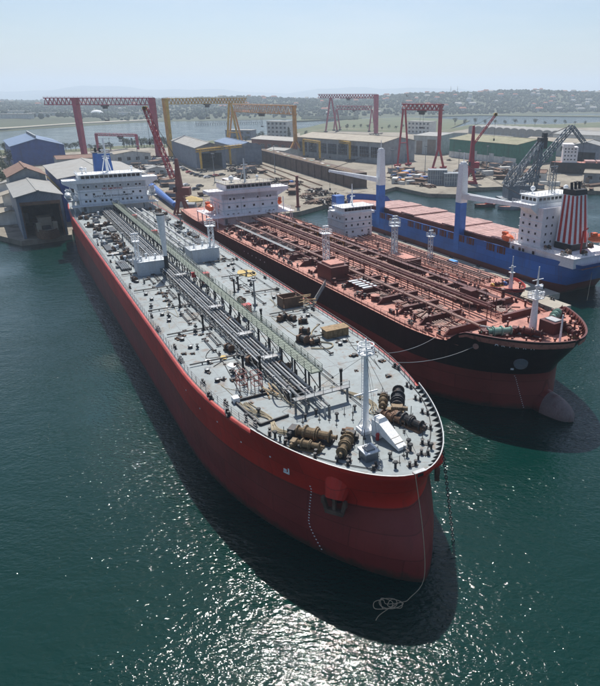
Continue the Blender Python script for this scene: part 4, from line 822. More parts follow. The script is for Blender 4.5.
for sd in (1, -1):
    mb = MB(); mb.bb(141, 156, sd*10.5, sd*15.2, 15.4, 15.55)
    for x in (141.5, 146, 150.5, 155.5): mb.bar((x, sd*15., D2), (x, sd*15., 15.4), .3); mb.bar((x, sd*12.4, 15.5), (x, sd*12.4, 20.2), .25)
    rail(mb, [(141, sd*15.1, 15.55), (156, sd*15.1, 15.55)], 1., 1.6, .04, 3); mb.build('boat_deck', 'pinkwhite_paint', S2)
mb = MB(); mb.bb(137.6, 141.98, -15, 15, 15.4, 15.5); rail(mb, [(137.7, -15, 15.5), (137.7, 15, 15.5)], 1., 1.8, .035, 3)
for y in (-14, -7, 0, 7, 14): mb.bar((138, y, D2), (138, y, 15.4), .2)
mb.build('poop_platform', 'pinkwhite_paint', S2)

# ------------------------------------------------------------------ 4. small tanker between the black tanker and the pontoon
S4 = empty('product_tanker', (41.3, 149.95, 0), math.atan2(.852, -.523))
tag(S4, 'small navy hulled tanker with red deck and white bridge, squeezed behind the black tanker', 'tanker')
D4 = 5.2
def top4(x): return interp([(0, 7.2), (10, 6.9), (12, 5.5), (13, 5.3), (300, 5.3)], x)
H4 = Hull(104, 16., 20, 88, [(-3, 3), (0, 2.8), (3, 2.2), (7.4, 0)], 1.3, 1.7, top4, 7., wl=.7)
H4.build('hull', 'hull_navy', S4, 8); H4.deck('main_deck', 'deck_red', S4, 11.5, 104, D4); H4.deck('forecastle_deck', 'deck_red', S4, .3, 11.5, 6.2, .2)
MB().bb(11.4, 11.52, -6, 6, D4, 6.2).build('forecastle_bulkhead', 'deck_red', S4)
H4.strip('bulwark', ['hull_navy', 'red_paint'], S4, .12, 11, [(-.02, -.2, 0), (-.02, .08, 1), (.2, .08, 1), (.2, -.9, 1)])
mb = MB(); mb.cyl((4.6, 0, 6.2), (4.6, 0, 12.5), .6, .28, n=10).cyl((4.6, 0, 12.5), (4.6, 0, 15), .12, n=6).bar((4.6, -1.2, 12), (4.6, 1.2, 12), .16).box((4.6, 0, 10.6), (1.3, 1.3, .12)); mb.build('foremast', 'white_paint', S4)
for y, r in ((-3.2, .2), (-1.6, .26), (-.4, .26), (.8, .2), (2.4, .24), (4.4, .16)): pipe(S4, 13, 80, y, D4+1.5, r, 'pipe_red', D4, 7, 6)
for i in range(40):
    x = rnd.uniform(2, 80); y = rnd.uniform(-6, 6) if x > 14 else rnd.uniform(-3, 3); k = rnd.random()
    if x < 11 and abs(y) > H4.edge(x)-1.2: continue
    (VALVE_R if k < .6 else VENT_R).put(S4, (x, y, D4 if x > 11.5 else 6.2), 0, rnd.uniform(.5, .9))
winch(S4, (8, 1.6, 6.2), 1.4, 'pipe_red', 'yellow_paint', .45, 'mooring_winch'); winch(S4, (8, -2.4, 6.2), 1.7, 'pipe_red', 'ship_blue', .45, 'mooring_winch')
for x, y in ((30, 4.6), (33, -4.6), (52, 4.5)): MB().bb(x, x+3, y-1, y+1, D4, D4+1.4).build('deck_box', 'tarp_blue' if x == 33 else 'pipe_red', S4)
lattice_mast(S4, 40, 0, D4, 13.5, 1., 'offwhite_paint')
A4 = block(S4, 'accommodation_block', 84, 96, 6.1, D4, 13.6, 'white_paint')
ledges(A4, 84, 96, 6.1, (8.6, 11.), 'offwhite_paint'); front_gear(A4, 84, D4, 13.5, (-4.8, 4.9), (-5.7, 5.7), 'offwhite_paint')
mb = MB(); mb.bb(83.6, 93, -7., 7., 13.6, 14.4).bb(84, 91, -5.9, 5.9, 14.4, 16.2).bb(83.5, 91.5, -6.8, 6.8, 16.2, 16.4); W4 = mb.build('bridge', 'white_paint', S4)
for k in range(8): BW.put(W4, (83.98, -4.9+1.4*k, 15.5))
for z, ys in ((12.2, [-5, -3.4, -.8, 2.4, 5]), (9.8, [-5, -2.4, 0, 2.6, 5]), (7.4, [-4.6, -1.8, 2.2, 4.8])): window_row(A4, 84, ys, z, 'white_paint')
side_windows(A4, 6.1, (86.5, 89, 92), 12.2, 1, 'white_paint')
mb = MB(); mb.cyl((88, 0, 16.4), (88, 0, 24), .3, .14, n=8).bar((88, -1.8, 21), (88, 1.8, 21), .15).box((87.7, 0, 19.6), (.3, 2., .25)).bar((89.6, 0, 16.4), (88, 0, 20.5), .15); mb.build('radar_mast', 'white_paint', S4)
mb = MB(); rail(mb, [(83.7, -6.6, 16.4), (83.7, 6.6, 16.4), (91, 6.6, 16.4)], 1., 1.4, .04, 3); mb.build('railing', 'white_paint', W4)
mb = MB(); mb.bb(96.2, 101, -3, 3, D4, 14).m(1).bb(97, 100.5, -1.8, 1.8, 14, 18.5); mb.build('funnel', ['white_paint', 'ship_blue'], S4)

# ------------------------------------------------------------------ 3. blue cargo ship, stern towards the viewer
S3 = empty('cargo_ship', (67.3-.523*140, 166.6+.852*140, 0), math.atan2(-.852, .523))
tag(S3, 'blue hulled cargo ship with pink hatch covers and red and white striped funnel', 'cargo ship')
D3 = 8.8
H3 = Hull(140, 21, 24, 122, [(-3, 4), (0, 3.6), (6, 2), (11, 0)], 1.3, 1.75, lambda x: 10. if x > 16 else 11.4, 10, wl=.35, tp=.74, rake=7)
H3.build('hull', 'hull_blue_cargo', S3, 10); H3.deck('main_deck', 'deck_red', S3, .5, 140, D3)
H3.strip('bulwark', ['ship_blue', 'pipe_red'], S3, 17, 138, [(-.01, -.1, 0), (-.01, .06, 0), (.3, .06, 1), (.3, -1.2, 1)])
# openings in the bulwark seen as rusty bays
BAY = Repeat('bulwark_bay', ['pipe_red', 'ship_blue'], lambda mb: mb.box((0, -.02, 0), (3.6, .1, 1.9)).m(1).box((-1.0, -.08, 0), (.18, .1, 1.9)).box((1.0, -.08, 0), (.18, .1, 1.9)))
for k in range(15): BAY.put(S3, (42+4.9*k, -10.5, 8.75), 0, (1, 1, 1.15)) if k not in (3, 12) else None
mb = MB(); mb.bb(26, 112, -8.2, 8.2, D3, 10.9); mb.build('hatch_coaming', 'pipe_red', S3)
for k in range(10):
    x = 26.4+8.55*k; dz = (0, .35, 0, .5, 0, 0, .4, 0, 0, .3)[k]
    for (ya, yb) in ((-8.4, -.1), (.1, 8.4)):
        mb = MB(); mb.bb(x, x+8.2, ya, yb, 10.9+dz, 11.35+dz)
        for j in range(4): mb.bb(x+1+2*j, x+1.1+2*j, ya+.1, yb-.1, 11.35+dz, 11.42+dz)
        mb.build('hatch_cover', 'hatch_pink', S3)
def deck_crane(x, y, slew, jib_len, zt, luff):
    cr = MB(); cr.prism([(x-1.3, y-1.38), (x+1.3, y-1.38), (x+1.3, y+1.3), (x-1.3, y+1.3)], 4.5, 20.5).build('crane_pedestal', 'crane_blue', S3)
    mb = MB(); mb.add([(x+sx*w, y+sy*w, z) for z, w in ((20.5, 1.4), (22, 1.4), (zt, 1.05)) for sx, sy in ((-1, -1), (1, -1), (1, 1), (-1, 1))], [(4*j+i, 4*j+(i+1) % 4, 4*j+4+(i+1) % 4, 4*j+4+i) for j in range(2) for i in range(4)]+[(8, 9, 10, 11), (3, 2, 1, 0)]); mb.box((x, y, zt+.3), (1.6, 1.6, .6)).cyl((x, y, zt), (x, y, zt+3.6), .16, n=6)
    t = mb.build('crane_tower', 'white_paint', S3)
    d = Vector((math.cos(slew), math.sin(slew), 0)); n = Vector((-d.y, d.x, 0)); a = Vector((x, y, 22.6))+d*1.6; b = a+d*jib_len+Vector((0, 0, luff))
    mb = MB()
    for s_ in (-1, 1):
        vs = [a+n*s_*1.3+Vector((0, 0, -.9)), a+n*s_*1.3+Vector((0, 0, .9)), b+n*s_*.5+Vector((0, 0, .45)), b+n*s_*.5+Vector((0, 0, -.35))]
        vs += [v-n*s_*.5 for v in vs]; f = [(0, 1, 2, 3), (7, 6, 5, 4), (0, 4, 5, 1), (1, 5, 6, 2), (2, 6, 7, 3), (3, 7, 4, 0)]; mb.add(vs, f if s_ > 0 else [tuple(reversed(q)) for q in f])
    for k in range(9): p = a.lerp(b, (k+.5)/9); w = lerp(1.05, .4, (k+.5)/9); mb.bar(p+n*w, p-n*w, .5, .9)
    mb.cyl(b+n*.6, b-n*.6, .5, n=10); mb.build('crane_jib', 'white_paint', S3)
    mb = MB(); mb.bar(Vector((x, y, zt+.3)), b+Vector((0, 0, .5)), .1).bar(Vector((x, y, zt-.4))+n*.4, b+Vector((0, 0, .5)), .1).bar(b, b-Vector((0, 0, 7)), .08).box(b-Vector((0, 0, 7.2)), (.6, .5, .9)); mb.build('hoist_wire', 'dark_steel', S3)
deck_crane(38.5, -9.2, R(236), 19, 34, 3.2); deck_crane(88.6, -9.2, R(20), 27, 33, -1.2)
# accommodation, funnel, boats
A3 = block(S3, 'accommodation_block', 115, 124, 8.2, D3, 23.4, 'pinkwhite_paint')
ledges(A3, 115, 124, 8.2, (12.1, 14.6, 17., 19.4), 'white_paint')
mb = MB(); mb.bb(113, 138, -9.4, 9.4, D3, 11.6).bb(112.6, 138.4, -9.8, 9.8, 11.6, 11.75); mb.build('poop_house', 'pinkwhite_paint', S3)
mb = MB(); mb.bb(114, 122, -11.2, 11.2, 23.4, 24.4).bb(114.4, 121, -8, 8, 24.4, 26.4).bb(114, 121.6, -8.4, 8.4, 26.4, 26.6)
mb.add([(122, -8.2, 21.2), (122, -8.2, 23.4), (122, -11.2, 23.4), (117, -8.2, 21.2), (117, -8.2, 23.4), (117, -11.2, 23.4)], [(0, 1, 2), (5, 4, 3), (0, 2, 5, 3), (0, 3, 4, 1), (1, 4, 5, 2)]); W3 = mb.build('bridge', 'white_paint', S3)
mb = MB(); rail(mb, [(114, -11.1, 24.4), (122, -11.1, 24.4), (122, 11.1, 24.4)], 1., 1.3, .04, 3); rail(mb, [(114.2, -8.3, 26.6), (121.5, -8.3, 26.6), (121.5, 8.3, 26.6)], 1., 1.4, .04, 3); mb.build('railing', 'white_paint', W3)
WB = Repeat('bridge_window', 'glass_dark', lambda mb: mb.box((0, 0, 0), (1.1, .1, .9)))
for k in range(4): WB.put(W3, (115.4+1.5*k, -8.02, 25.5))
for k in range(9): o = WB.put(W3, (121.02, -6.6+1.65*k, 25.5), math.pi/2)
if ('pinkwhite_paint', .75, .75) in PORTHOLE:
    for z in (13.4, 15.8, 18.2, 20.6):
        for x in (116.6, 119.2, 121.8): PORTHOLE[('pinkwhite_paint', .75, .75)].put(A3, (x, -8.2, z), math.pi/2, .95, 'window')
        for y in (-6.4, -4, 4, 6.4): PORTHOLE[('pinkwhite_paint', .75, .75)].put(A3, (124, y, z), math.pi, .95, 'window')
    for x in (114.6, 117.4, 118.9, 123): PORTHOLE[('pinkwhite_paint', .75, .75)].put(A3, (x, -9.4, 10.4), math.pi/2, 1.4, 'window')
def taper(mb, x, y, z0, z1, a0, b0, a1, b1, dx=0):
    mb.add([(x+sx*a+d, y+sy*b, z) for z, a, b, d in ((z0, a0, b0, 0), (z1, a1, b1, dx)) for sx, sy in ((-1, -1), (1, -1), (1, 1), (-1, 1))], [(0, 1, 5, 4), (1, 2, 6, 5), (2, 3, 7, 6), (3, 0, 4, 7), (4, 5, 6, 7), (3, 2, 1, 0)])
mb = MB(); taper(mb, 128.3, .4, 11.75, 13.6, 3.25, 3.65, 3.2, 3.55); mb.m(1); taper(mb, 128.3, .4, 13.6, 27.4, 3.1, 3.4, 2.2, 2.5, -.9); mb.m(0); taper(mb, 127.4, .4, 27.4, 28.9, 2.3, 2.6, 2.2, 2.5, -.2)
for y in (-1.2, .4, 2): mb.cyl((127.3, y, 28.9), (127, y, 30.8), .4, n=10)
fu = mb.build('funnel', ['black_paint', 'white_paint'], S3)
def stripe(p0, p1, q0, q1):
    mb = MB(); p0, p1, q0, q1 = map(Vector, (p0, p1, q0, q1)); n = (p1-p0).cross(q0-p0).normalized()*.05
    vs = [p0+n, p1+n, q1+n, q0+n, p0-n, p1-n, q1-n, q0-n]; mb.add(vs, [(0, 1, 2, 3), (7, 6, 5, 4), (0, 4, 5, 1), (1, 5, 6, 2), (2, 6, 7, 3), (3, 7, 4, 0)]); mb.build('funnel_stripe', 'red_paint', fu)
for k in range(3):       # aft face and the side face towards the quay carry vertical stripes
    u0, u1 = -1+.667*k+.18, -1+.667*k+.5
    stripe((128.3+3.1, .4+3.4*u0, 13.7), (128.3+3.1, .4+3.4*u1, 13.7), (127.4+2.2, .4+2.5*u0, 27.3), (127.4+2.2, .4+2.5*u1, 27.3))
    stripe((128.3+3.1*u0, -3.0, 13.7), (128.3+3.1*u1, -3.0, 13.7), (127.4+2.2*u0, -2.1, 27.3), (127.4+2.2*u1, -2.1, 27.3))
mb = MB(); mb.truss((118, 1, 26.6), (118, 1, 34), 1.2, 1.2, .16, .1, 4); mb.bar((118, -2, 32), (118, 4, 32), .2).box((118, 1, 34.2), (.4, 3, .35)).cyl((118, 1, 34), (118, 1, 37), .1, n=6); mb.build('radar_mast', 'steel_grey', S3)
for x, y in ((116, -5), (119.5, 5.4)): MB().cyl((x, y, 26.6), (x, y, 27.6), .2, n=8).ball((x, y, 28.1), .75).build('satellite_dome', 'white_paint', S3, smooth=True)
lifeboat(S3, (134.5, 4.2, 15.4), R(80), 7.5); lifeboat(S3, (111, -8.6, 12.6), 0, 5.5)
mb = MB(); rail(mb, [(113, -9.7, 11.75), (138.2, -9.7, 11.75), (138.2, 9.7, 11.75)], 1., 1.4, .04, 3); mb.build('railing', 'white_paint', S3)
for x, y in ((126, -7), (133, -6), (136, -3), (131, 6), (135, 7.5), (133.5, -8.4)): MACHINE.put(S3, (x, y, 11.75), rnd.random()*3, .9)
mb = MB(); mb.bar((134, -2, 11.75), (134, -2, 18), .4).bar((134, -2, 18), (137, -4, 19.6), .3).bar((134, 7.5, 11.75), (134, 7.5, 17), .3); mb.build('stores_derrick', 'red_paint', S3)
# floating pontoon quay between the small tanker and the blue ship
dv = Vector((-.523, .852, 0)); mv = Vector((.852, .523, 0)); pc = Vector((50.5, 150, 0))
for nm, off, wd, st, L, lb in (('pontoon', 0, 6.0, 0, 118, 'long pale concrete pontoon beside the small tanker bow'), ('pontoon', 6.3, 5.4, 9, 100, 'pale concrete pontoon tucked under the blue ship hull')):
    P = empty(nm, pc+mv*off+dv*st, math.atan2(dv.y, dv.x)); tag(P, lb, 'pontoon')
    k = 0
    while k < L: MB().bb(k+.06, min(k+11.9, L), -wd, 0, -.6, 1.7+.05*((k//12) % 2)).build('slab', 'concrete_pale', P); k += 12
    mb = MB()
    for x in range(4, int(L), 9): mb.cyl((x, -.1, .9), (x+1.4, -.1, .9), .55, n=10)
    mb.build('fender', 'tyre', P)
    for x in range(6, int(L), 14): BOLLARD.put(P, (x, -wd+.8, 1.75), 0, .7)
for i in range(16):
    p = pc+mv*rnd.uniform(1, 5)+dv*rnd.uniform(20, 100); o = CRATE.put(None, p+Vector((0, 0, 1.75)), rnd.random()*3, rnd.uniform(.8, 1.5), 'wooden_crate'); tag(o, 'small wooden crate lying on the pontoon between the moored ships', 'crate', 'crates on the pontoon')
def line(a, b, sag, r, label, m='rope', name='mooring_line'):
    a, b = Vector(a), Vector(b); pts = [a.lerp(b, t/12)-Vector((0, 0, sag*4*(t/12)*(1-t/12))) for t in range(13)]
    return tag(MB().tube(pts, r, 5).build(name, m), label, 'rope')
c2, s2 = math.cos(T2), math.sin(T2)
def w2(x, y, z): return Vector((36.5+x*c2-y*s2, 94.8+x*s2+y*c2, z))
line(w2(20, 14.8, 12.4), w1(31, -14.9, 14.4), .7, .06, 'upper thin grey mooring line from black tanker bow to the red tanker', 'pipe_grey')
line(w2(12.3, 12.4, 12.6), w1(27, -14.4, 14.4), .9, .06, 'lower thin grey mooring line from black tanker bow to the red tanker', 'pipe_grey')
g1 = MB(); a, b = w1(60, -15.6, 14.2), w2(60, 15.9, 12.6)
for s_ in (-.5, .5): o = Vector((0, s_, 0)); g1.bar(a+o, b+o, .12, .3); rail(g1, [a+o, b+o], 1., 1.2, .03, 2)
for k in range(22): p = a.lerp(b, k/21); g1.box(p, (.3, 1.1, .06))
tag(g1.build('gangway', 'pipe_grey'), 'narrow grey gangway bridging the gap between the two big tankers', 'gangway')
line((65.75+2, 169.2+4, 9.2), (61.5, 158, 1.5), .3, .07, 'pale rope from the blue ship stern down to the pontoon')

# ------------------------------------------------------------------ water, yard ground, far shore
GZ = 2.0
mb = MB(); mb.add([(-13000, -600, 0), (13000, -600, 0), (13000, 13500, 0), (-13000, 13500, 0)], [(0, 1, 2, 3)]); struct(mb.build('water', 'water'))
def land(name, poly, z0, z1, m): return struct(MB().prism([(p[0], p[1]) for p in poly], z0, z1).build(name, m))
coast = [(-700, 238), (-146, 238), (-132.5, 228.6), (-118.2, 240.2), (-122.5, 250), (-108, 263.5), (-93, 263.5), (-80, 259), (-76.5, 253), (-72, 259), (-50, 267), (-43, 263), (-40, 285), (-31, 293), (-13, 325), (5, 341), (12, 364), (19, 377), (36, 349), (55, 346), (62, 372), (84, 377), (92, 362), (136, 360), (150, 348), (600, 330)]
back = [at(760, 121, GZ), at(600, 122, GZ), at(560, 124, GZ), at(470, 124.5, GZ), at(440, 131, GZ), at(405, 130, GZ), at(330, 128, GZ), at(300, 133, GZ), at(250, 136, GZ), at(180, 144, GZ), at(130, 145, GZ), at(60, 150, GZ), at(0, 150, GZ), at(-120, 150, GZ)]
land('yard_ground', coast+back, -4, GZ, 'concrete')
land('marsh_ground', [at(300, 134.5), at(292, 131), at(312, 127), at(330, 122.5), at(352, 119.5), at(402, 117.5), at(440, 119), at(470, 121), at(445, 131.5)], -3, 1.2, 'marsh_green')
land('spit', [at(296, 122), at(300, 116.5), at(330, 115.5), at(362, 119), at(330, 120.5)], -3, 2.5, 'marsh_green')
land('spit', [at(425, 117.3), at(480, 116), at(620, 117.5), at(700, 118.6), at(700, 117.7), at(600, 116.2), at(480, 115.0)], -3, 2.0, 'marsh_green')
land('grass_ground', [at(*q, 2.05) for q in ((300, 136), (330, 131), (405, 132.5), (440, 134), (470, 128.5), (600, 127.5), (760, 126), (760, 121.2), (600, 122.2), (560, 124.2), (470, 124.7), (440, 131.2), (405, 130.2), (330, 128.2), (300, 133.2))], 1.5, 2.06, 'marsh_green')
land('grass_ground', [at(*q, 2.05) for q in ((-120, 156), (0, 156), (30, 153.5), (60, 153), (130, 148), (180, 147), (250, 139), (250, 136.2), (180, 144.2), (130, 145.2), (60, 150.2), (-120, 150.2))], 1.5, 2.06, 'marsh_green')
def fheight(X, Y):
    d = Y; s = X/max(Y, 1)
    h = 3
    def g(c, w): return math.exp(-((s-c)/w)**2)
    ridge = math.exp(-((d-2750)/650)**2)
    h += 50*g(.36, .24)*ridge+32*g(.12, .16)*ridge+26*g(-.18, .2)*ridge+14*g(-.5, .25)*ridge
    h += 20*math.exp(-((d-3900)/700)**2)
    h += 5*math.sin(X*.004+1)*math.cos(Y*.003)+4*math.sin(X*.011+Y*.007)
    edge = min(1, max(0, (Y-shoreY(X))/500)); return 1.5+max(0, h)*edge
SH = [at(-400, 150), at(-80, 137), at(0, 132.5), at(60, 127.5), at(150, 122), at(225, 120.5), at(330, 118.5), at(440, 116.2), at(530, 114.6), at(620, 113), at(900, 112)]
SHS = [(p.x/p.y, p.y) for p in SH]
def shoreY(X):
    # distance of the far shoreline along the direction of this X
    y = 1500.
    for _ in range(8): y = interp(SHS, X/y)
    return y
mb = MB(); nx, ny = 150, 46; xs = [-5200+10400*i/nx for i in range(nx+1)]
for j in range(ny+1):
    for X in xs:
        y0 = shoreY(X); Y = y0+(6200-y0)*(j/ny)**1.5; mb.v.append((X, Y, fheight(X, Y) if j else -.5))
for j in range(ny):
    for i in range(nx): a = j*(nx+1)+i; mb.f.append((a, a+1, a+nx+2, a+nx+1)); mb.mi.append(0)
struct(mb.build('far_shore', 'far_ground', smooth=True))
mb = MB(); n = 80
for i in range(n+1):
    X = -11000+22000*i/n; h = 115+40*math.sin(i*.33)+26*math.sin(i*.81+2)+12*math.sin(i*2.1)+(30 if i < 45 else -10)
    mb.v += [(X, 10200, -2), (X, 11400, max(40, h)), (X, 12800, -2)]
for i in range(n):
    for k in range(2): a = i*3+k; mb.f.append((a, a+3, a+4, a+1)); mb.mi.append(0)
struct(mb.build('distant_hills', 'mountain', smooth=True))
# bright sandy beach line on the left far shore
mb = MB()
for px0, px1, w in ((40, 96, 6), (100, 175, 9), (-10, 30, 8)):
    pts = []
    for k in range(9): X = at(lerp(px0, px1, k/8), 121).x*1.1; pts.append((X, shoreY(X)+60))
    for a, b in zip(pts[:-1], pts[1:]): za, zb = fheight(*a)+1.2, fheight(*b)+1.2; mb.add([(a[0], a[1], za), (b[0], b[1], zb), (b[0], b[1]+w*4, zb+.9), (a[0], a[1]+w*4, za+.9)], [(0, 1, 2, 3)])
struct(mb.build('far_beach', 'sand'))

# ------------------------------------------------------------------ sheds and buildings
def frame_of(a, b):
    a, b = Vector((a[0], a[1], GZ)), Vector((b[0], b[1], GZ)); return a, (b-a).length, math.atan2(b.y-a.y, b.x-a.x)
def shed(name, label, cat, A, B, depth, eave, rise, wm, rm, ridge='y', opening=None, t=.4, over=.8, group=None):
    """hollow shed: A, B front corners on the ground, ridge along its depth ('y') or its length ('x'); opening = (x0, x1, height) in the front"""
    o, w, rz = frame_of(A, B); E = empty(name, o, rz); tag(E, label, cat, group); e = eave-GZ
    def wall(poly2, axis, pos, nm='wall'):
        mb = MB(); n = len(poly2)
        vs = [((u, pos, v) if axis == 'x' else (pos, u, v)) for u, v in poly2]+[((u, pos+t, v) if axis == 'x' else (pos+t, u, v)) for u, v in poly2]
        mb.add(vs, [tuple(range(n)), tuple(range(2*n-1, n-1, -1))]+[(i, n+i, n+(i+1) % n, (i+1) % n) for i in range(n)]); return mb.build(nm, wm, E)
    top = [(w, e), (w/2, e+rise), (0, e)] if ridge == 'y' else [(w, e), (0, e)]
    if opening:
        x0, x1, h = opening
        wall([(0, 0), (x0, 0), (x0, h), (0, h)], 'x', 0) if x0 > .1 else None
        wall([(x1, 0), (w, 0), (w, h), (x1, h)], 'x', 0) if x1 < w-.1 else None
        wall([(0, h+.002), (w, h+.002)]+top, 'x', 0, 'gable_header')
    else: wall([(0, 0), (w, 0)]+top, 'x', 0)
    wall([(0, 0), (w, 0)]+top, 'x', depth-t)
    st = [(depth-t, e), (t, e)] if ridge == 'y' else [(depth-t, e), (depth/2, e+rise), (t, e)]
    wall([(t, 0), (depth-t, 0)]+st, 'y', 0); wall([(t, 0), (depth-t, 0)]+st, 'y', w-t)
    for s_ in (0, 1):
        mb = MB(); th = .3
        if ridge == 'y':
            x0, x1 = (-over, w/2) if s_ == 0 else (w/2, w+over); sl = rise/(w/2); z0, z1 = (e-over*sl, e+rise) if s_ == 0 else (e+rise, e-over*sl)
            p = [(x0, -over, z0), (x1, -over, z1), (x1, depth+over, z1), (x0, depth+over, z0)]
        else:
            y0, y1 = (-over, depth/2) if s_ == 0 else (depth/2, depth+over); sl = rise/(depth/2); z0, z1 = (e-over*sl, e+rise) if s_ == 0 else (e+rise, e-over*sl)
            p = [(-over, y0, z0), (w+over, y0, z0), (w+over, y1, z1), (-over, y1, z1)]
        p = [(a, b, c+.05) for a, b, c in p]; mb.add(p+[(a, b, c+th) for a, b, c in p], [(3, 2, 1, 0), (4, 5, 6, 7), (0, 1, 5, 4), (1, 2, 6, 5), (2, 3, 7, 6), (3, 0, 4, 7)])
        mb.build('roof_slope', rm, E)
    mb = MB()
    if ridge == 'y': mb.bb(w/2-.5, w/2+.5, -over, depth+over, e+rise+.15, e+rise+.5)
    else: mb.bb(-over, w+over, depth/2-.5, depth/2+.5, e+rise+.15, e+rise+.5)
    mb.build('ridge_cap', rm, E)
    E['w'] = w; E['e'] = e
    return E
def front_panels(E, items, m, nm, y=-.12):
    for x0, x1, z0, z1 in items: MB().bb(x0, x1, y, y+.3, z0, z1).build(nm, m, E)
def grid_window(E, x0, x1, z0, z1, nx, nz, m='glass_dark', fm='wall_grey'):
    w = MB().bb(x0, x1, -.1, .2, z0, z1).build('window', m, E); mb = MB()
    for i in range(nx+1): x = lerp(x0, x1, i/nx); mb.bb(x-.12, x+.12, -.22, -.1, z0, z1)
    for i in range(nz+1): z = lerp(z0, z1, i/nz); mb.bb(x0+.13, x1-.13, -.2, -.1, z-.1, z+.1)
    mb.build('window_frame', fm, w)
shA = shed('boat_shed', 'pale roofed boat shed on the left quay, open front, rusty boat inside', 'shed', (-133, 232), (-119.6, 240.4), 46, 17.8, 1.9, 'wall_bluegrey', 'roof_white', 'y', (1., 14.9, 12.8))
mb = MB(); mb.bb(.8, 15., -.25, .1, 12.6, 13.9); mb.build('door_beam', 'rusty_steel', shA)
for x in (1.1, 14.6): MB().bb(x-.3, x+.3, .5, 1.1, 0, 12.6).build('door_post', 'rusty_steel', shA)
dvec = Vector((-.53, .848, 0))
b0 = Vector((-133, 232, 0))+dvec*47.5
shB = shed('brown_roof_shed', 'small shed with brown roof between pale boat shed and big blue shed', 'shed', (b0.x+1, b0.y), (b0.x+1+12.4, b0.y+7.8), 30, 20.5, 3.4, 'wall_grey', 'roof_brown')
shC = shed('blue_shed', 'big plain blue shed with blue roof behind the boat sheds', 'shed', (-278, 493), (-245.5, 513.3), 86, 16.5, 5.2, 'wall_blue', 'roof_blue')
MB().bb(12, 26, -.14, .16, 0, 9.5).build('sliding_door', 'wall_blue', shC)
RV = Repeat('roof_vent', 'steel_grey', lambda mb: mb.cyl((0, 0, 0), (0, 0, 2.2), .7, n=8).lathe([(.4, 2.1), (1., 2.2), (.9, 2.5), (.2, 2.9)], n=10))
for k in range(9): RV.put(shC, (19, 5+9*k, 19.6))
shD = shed('blue_fronted_shed', 'wide grey roofed shed with blue front behind the red tanker bridge', 'shed', (-132, 266), (-101, 285), 62, 20.4, 2.6, 'wall_blue', 'roof_grey', 'y', (3, 33.4, 14.))
MB().bb(-.16, 0, 3, 58, 13.2, 14.2).build('yellow_stripe', 'yellow_paint', shD)
shE = shed('open_grey_shed', 'long blue grey shed with open end framed by yellow posts', 'shed', (-126.5, 468.8), (-106.8, 479.), 92, 17.4, 3.4, 'wall_bluegrey', 'roof_grey', 'y', (3.2, 19.4, 11.5))
shE2 = shed('blue_roof_shed', 'lower shed with dull blue roof right behind the open grey shed', 'shed', (-103, 500), (-84, 509.8), 66, 16.2, 2.6, 'wall_bluegrey', 'roof_blue')
shF = shed('fabrication_hall', 'long tan roofed hall with bays of dark windows above the slipway', 'shed', (-62.5, 582.4), (14.5, 507.7), 40, 18.3, 3.4, 'wall_grey', 'roof_tan', 'x')
for k in range(8): grid_window(shF, 3+13*k, 13.6+13*k, 4.2, 12.6, 5, 3, 'glass_dark', 'wall_bluegrey')
MB().bb(107.2, 107.5, 12, 24, 0, 11).build('sliding_door', 'wall_grey', shF); MB().bb(107.2, 107.5, 28, 31, 0, 6).build('door', 'wall_bluegrey', shF)
shG = shed('pale_hall', 'pale grey hall with two tall brown doors behind the right red gantry', 'shed', (46.5, 602), (67.8, 587), 62, 18.4, 1.6, 'wall_pale', 'roof_white', 'x')
front_panels(shG, [(3, 9.5, 0, 12), (15, 24, 0, 13.5)], 'door_brown', 'sliding_door')
shH = shed('green_hall', 'long green clad hall with mossy roof and white lower wall', 'shed', (76.7, 570.8), (121, 500.4), 46, 17.3, 3.4, 'wall_green', 'roof_moss', 'x')
MB().bb(-.1, 83.2, -.15, .1, 0, 5).build('white_plinth', 'wall_white', shH)
front_panels(shH, [(30, 37, 0, 7.5), (52, 58, 0, 7.), (68, 71, 0, 5.5)], 'wall_pale', 'sliding_door', -.3)
mb = MB(); [mb.bb(6+9*k, 6.3+9*k, -.12, .06, 5.05, 15.1) for k in range(9)]; mb.build('wall_pilaster', 'wall_green', shH)
# long row of vaulted workshops
o, w, rz = frame_of((142, 872), (262, 677)); VR = empty('vaulted_workshops', o, rz); tag(VR, 'long row of grey workshop bays beyond the green hall', 'building')
nb = 17; bw = w/nb
def vault(mb):
    n = 8; pr = [(0, 0), (bw-.4, 0)]+[((bw-.4)/2+(bw-.4)/2*math.cos(math.pi*k/n), 11+2.6*math.sin(math.pi*k/n)) for k in range(n+1)]
    k = len(pr); mb.add([(u, 0, v) for u, v in pr]+[(u, 44, v) for u, v in pr], [tuple(range(k)), tuple(range(2*k-1, k-1, -1))]+[(i, k+i, k+(i+1) % k, (i+1) % k) for i in range(k)])
BAYV = Repeat('workshop_bay', 'roof_grey', vault); DOORV = Repeat('bay_door', 'wall_grey', lambda mb: mb.box((bw/2-.2, -.1, 3.6), (bw*.55, .3, 7.2)))
for k in range(nb): b_ = BAYV.put(VR, (bw*k, 0, 0)); DOORV.put(b_, (0, 0, 0))
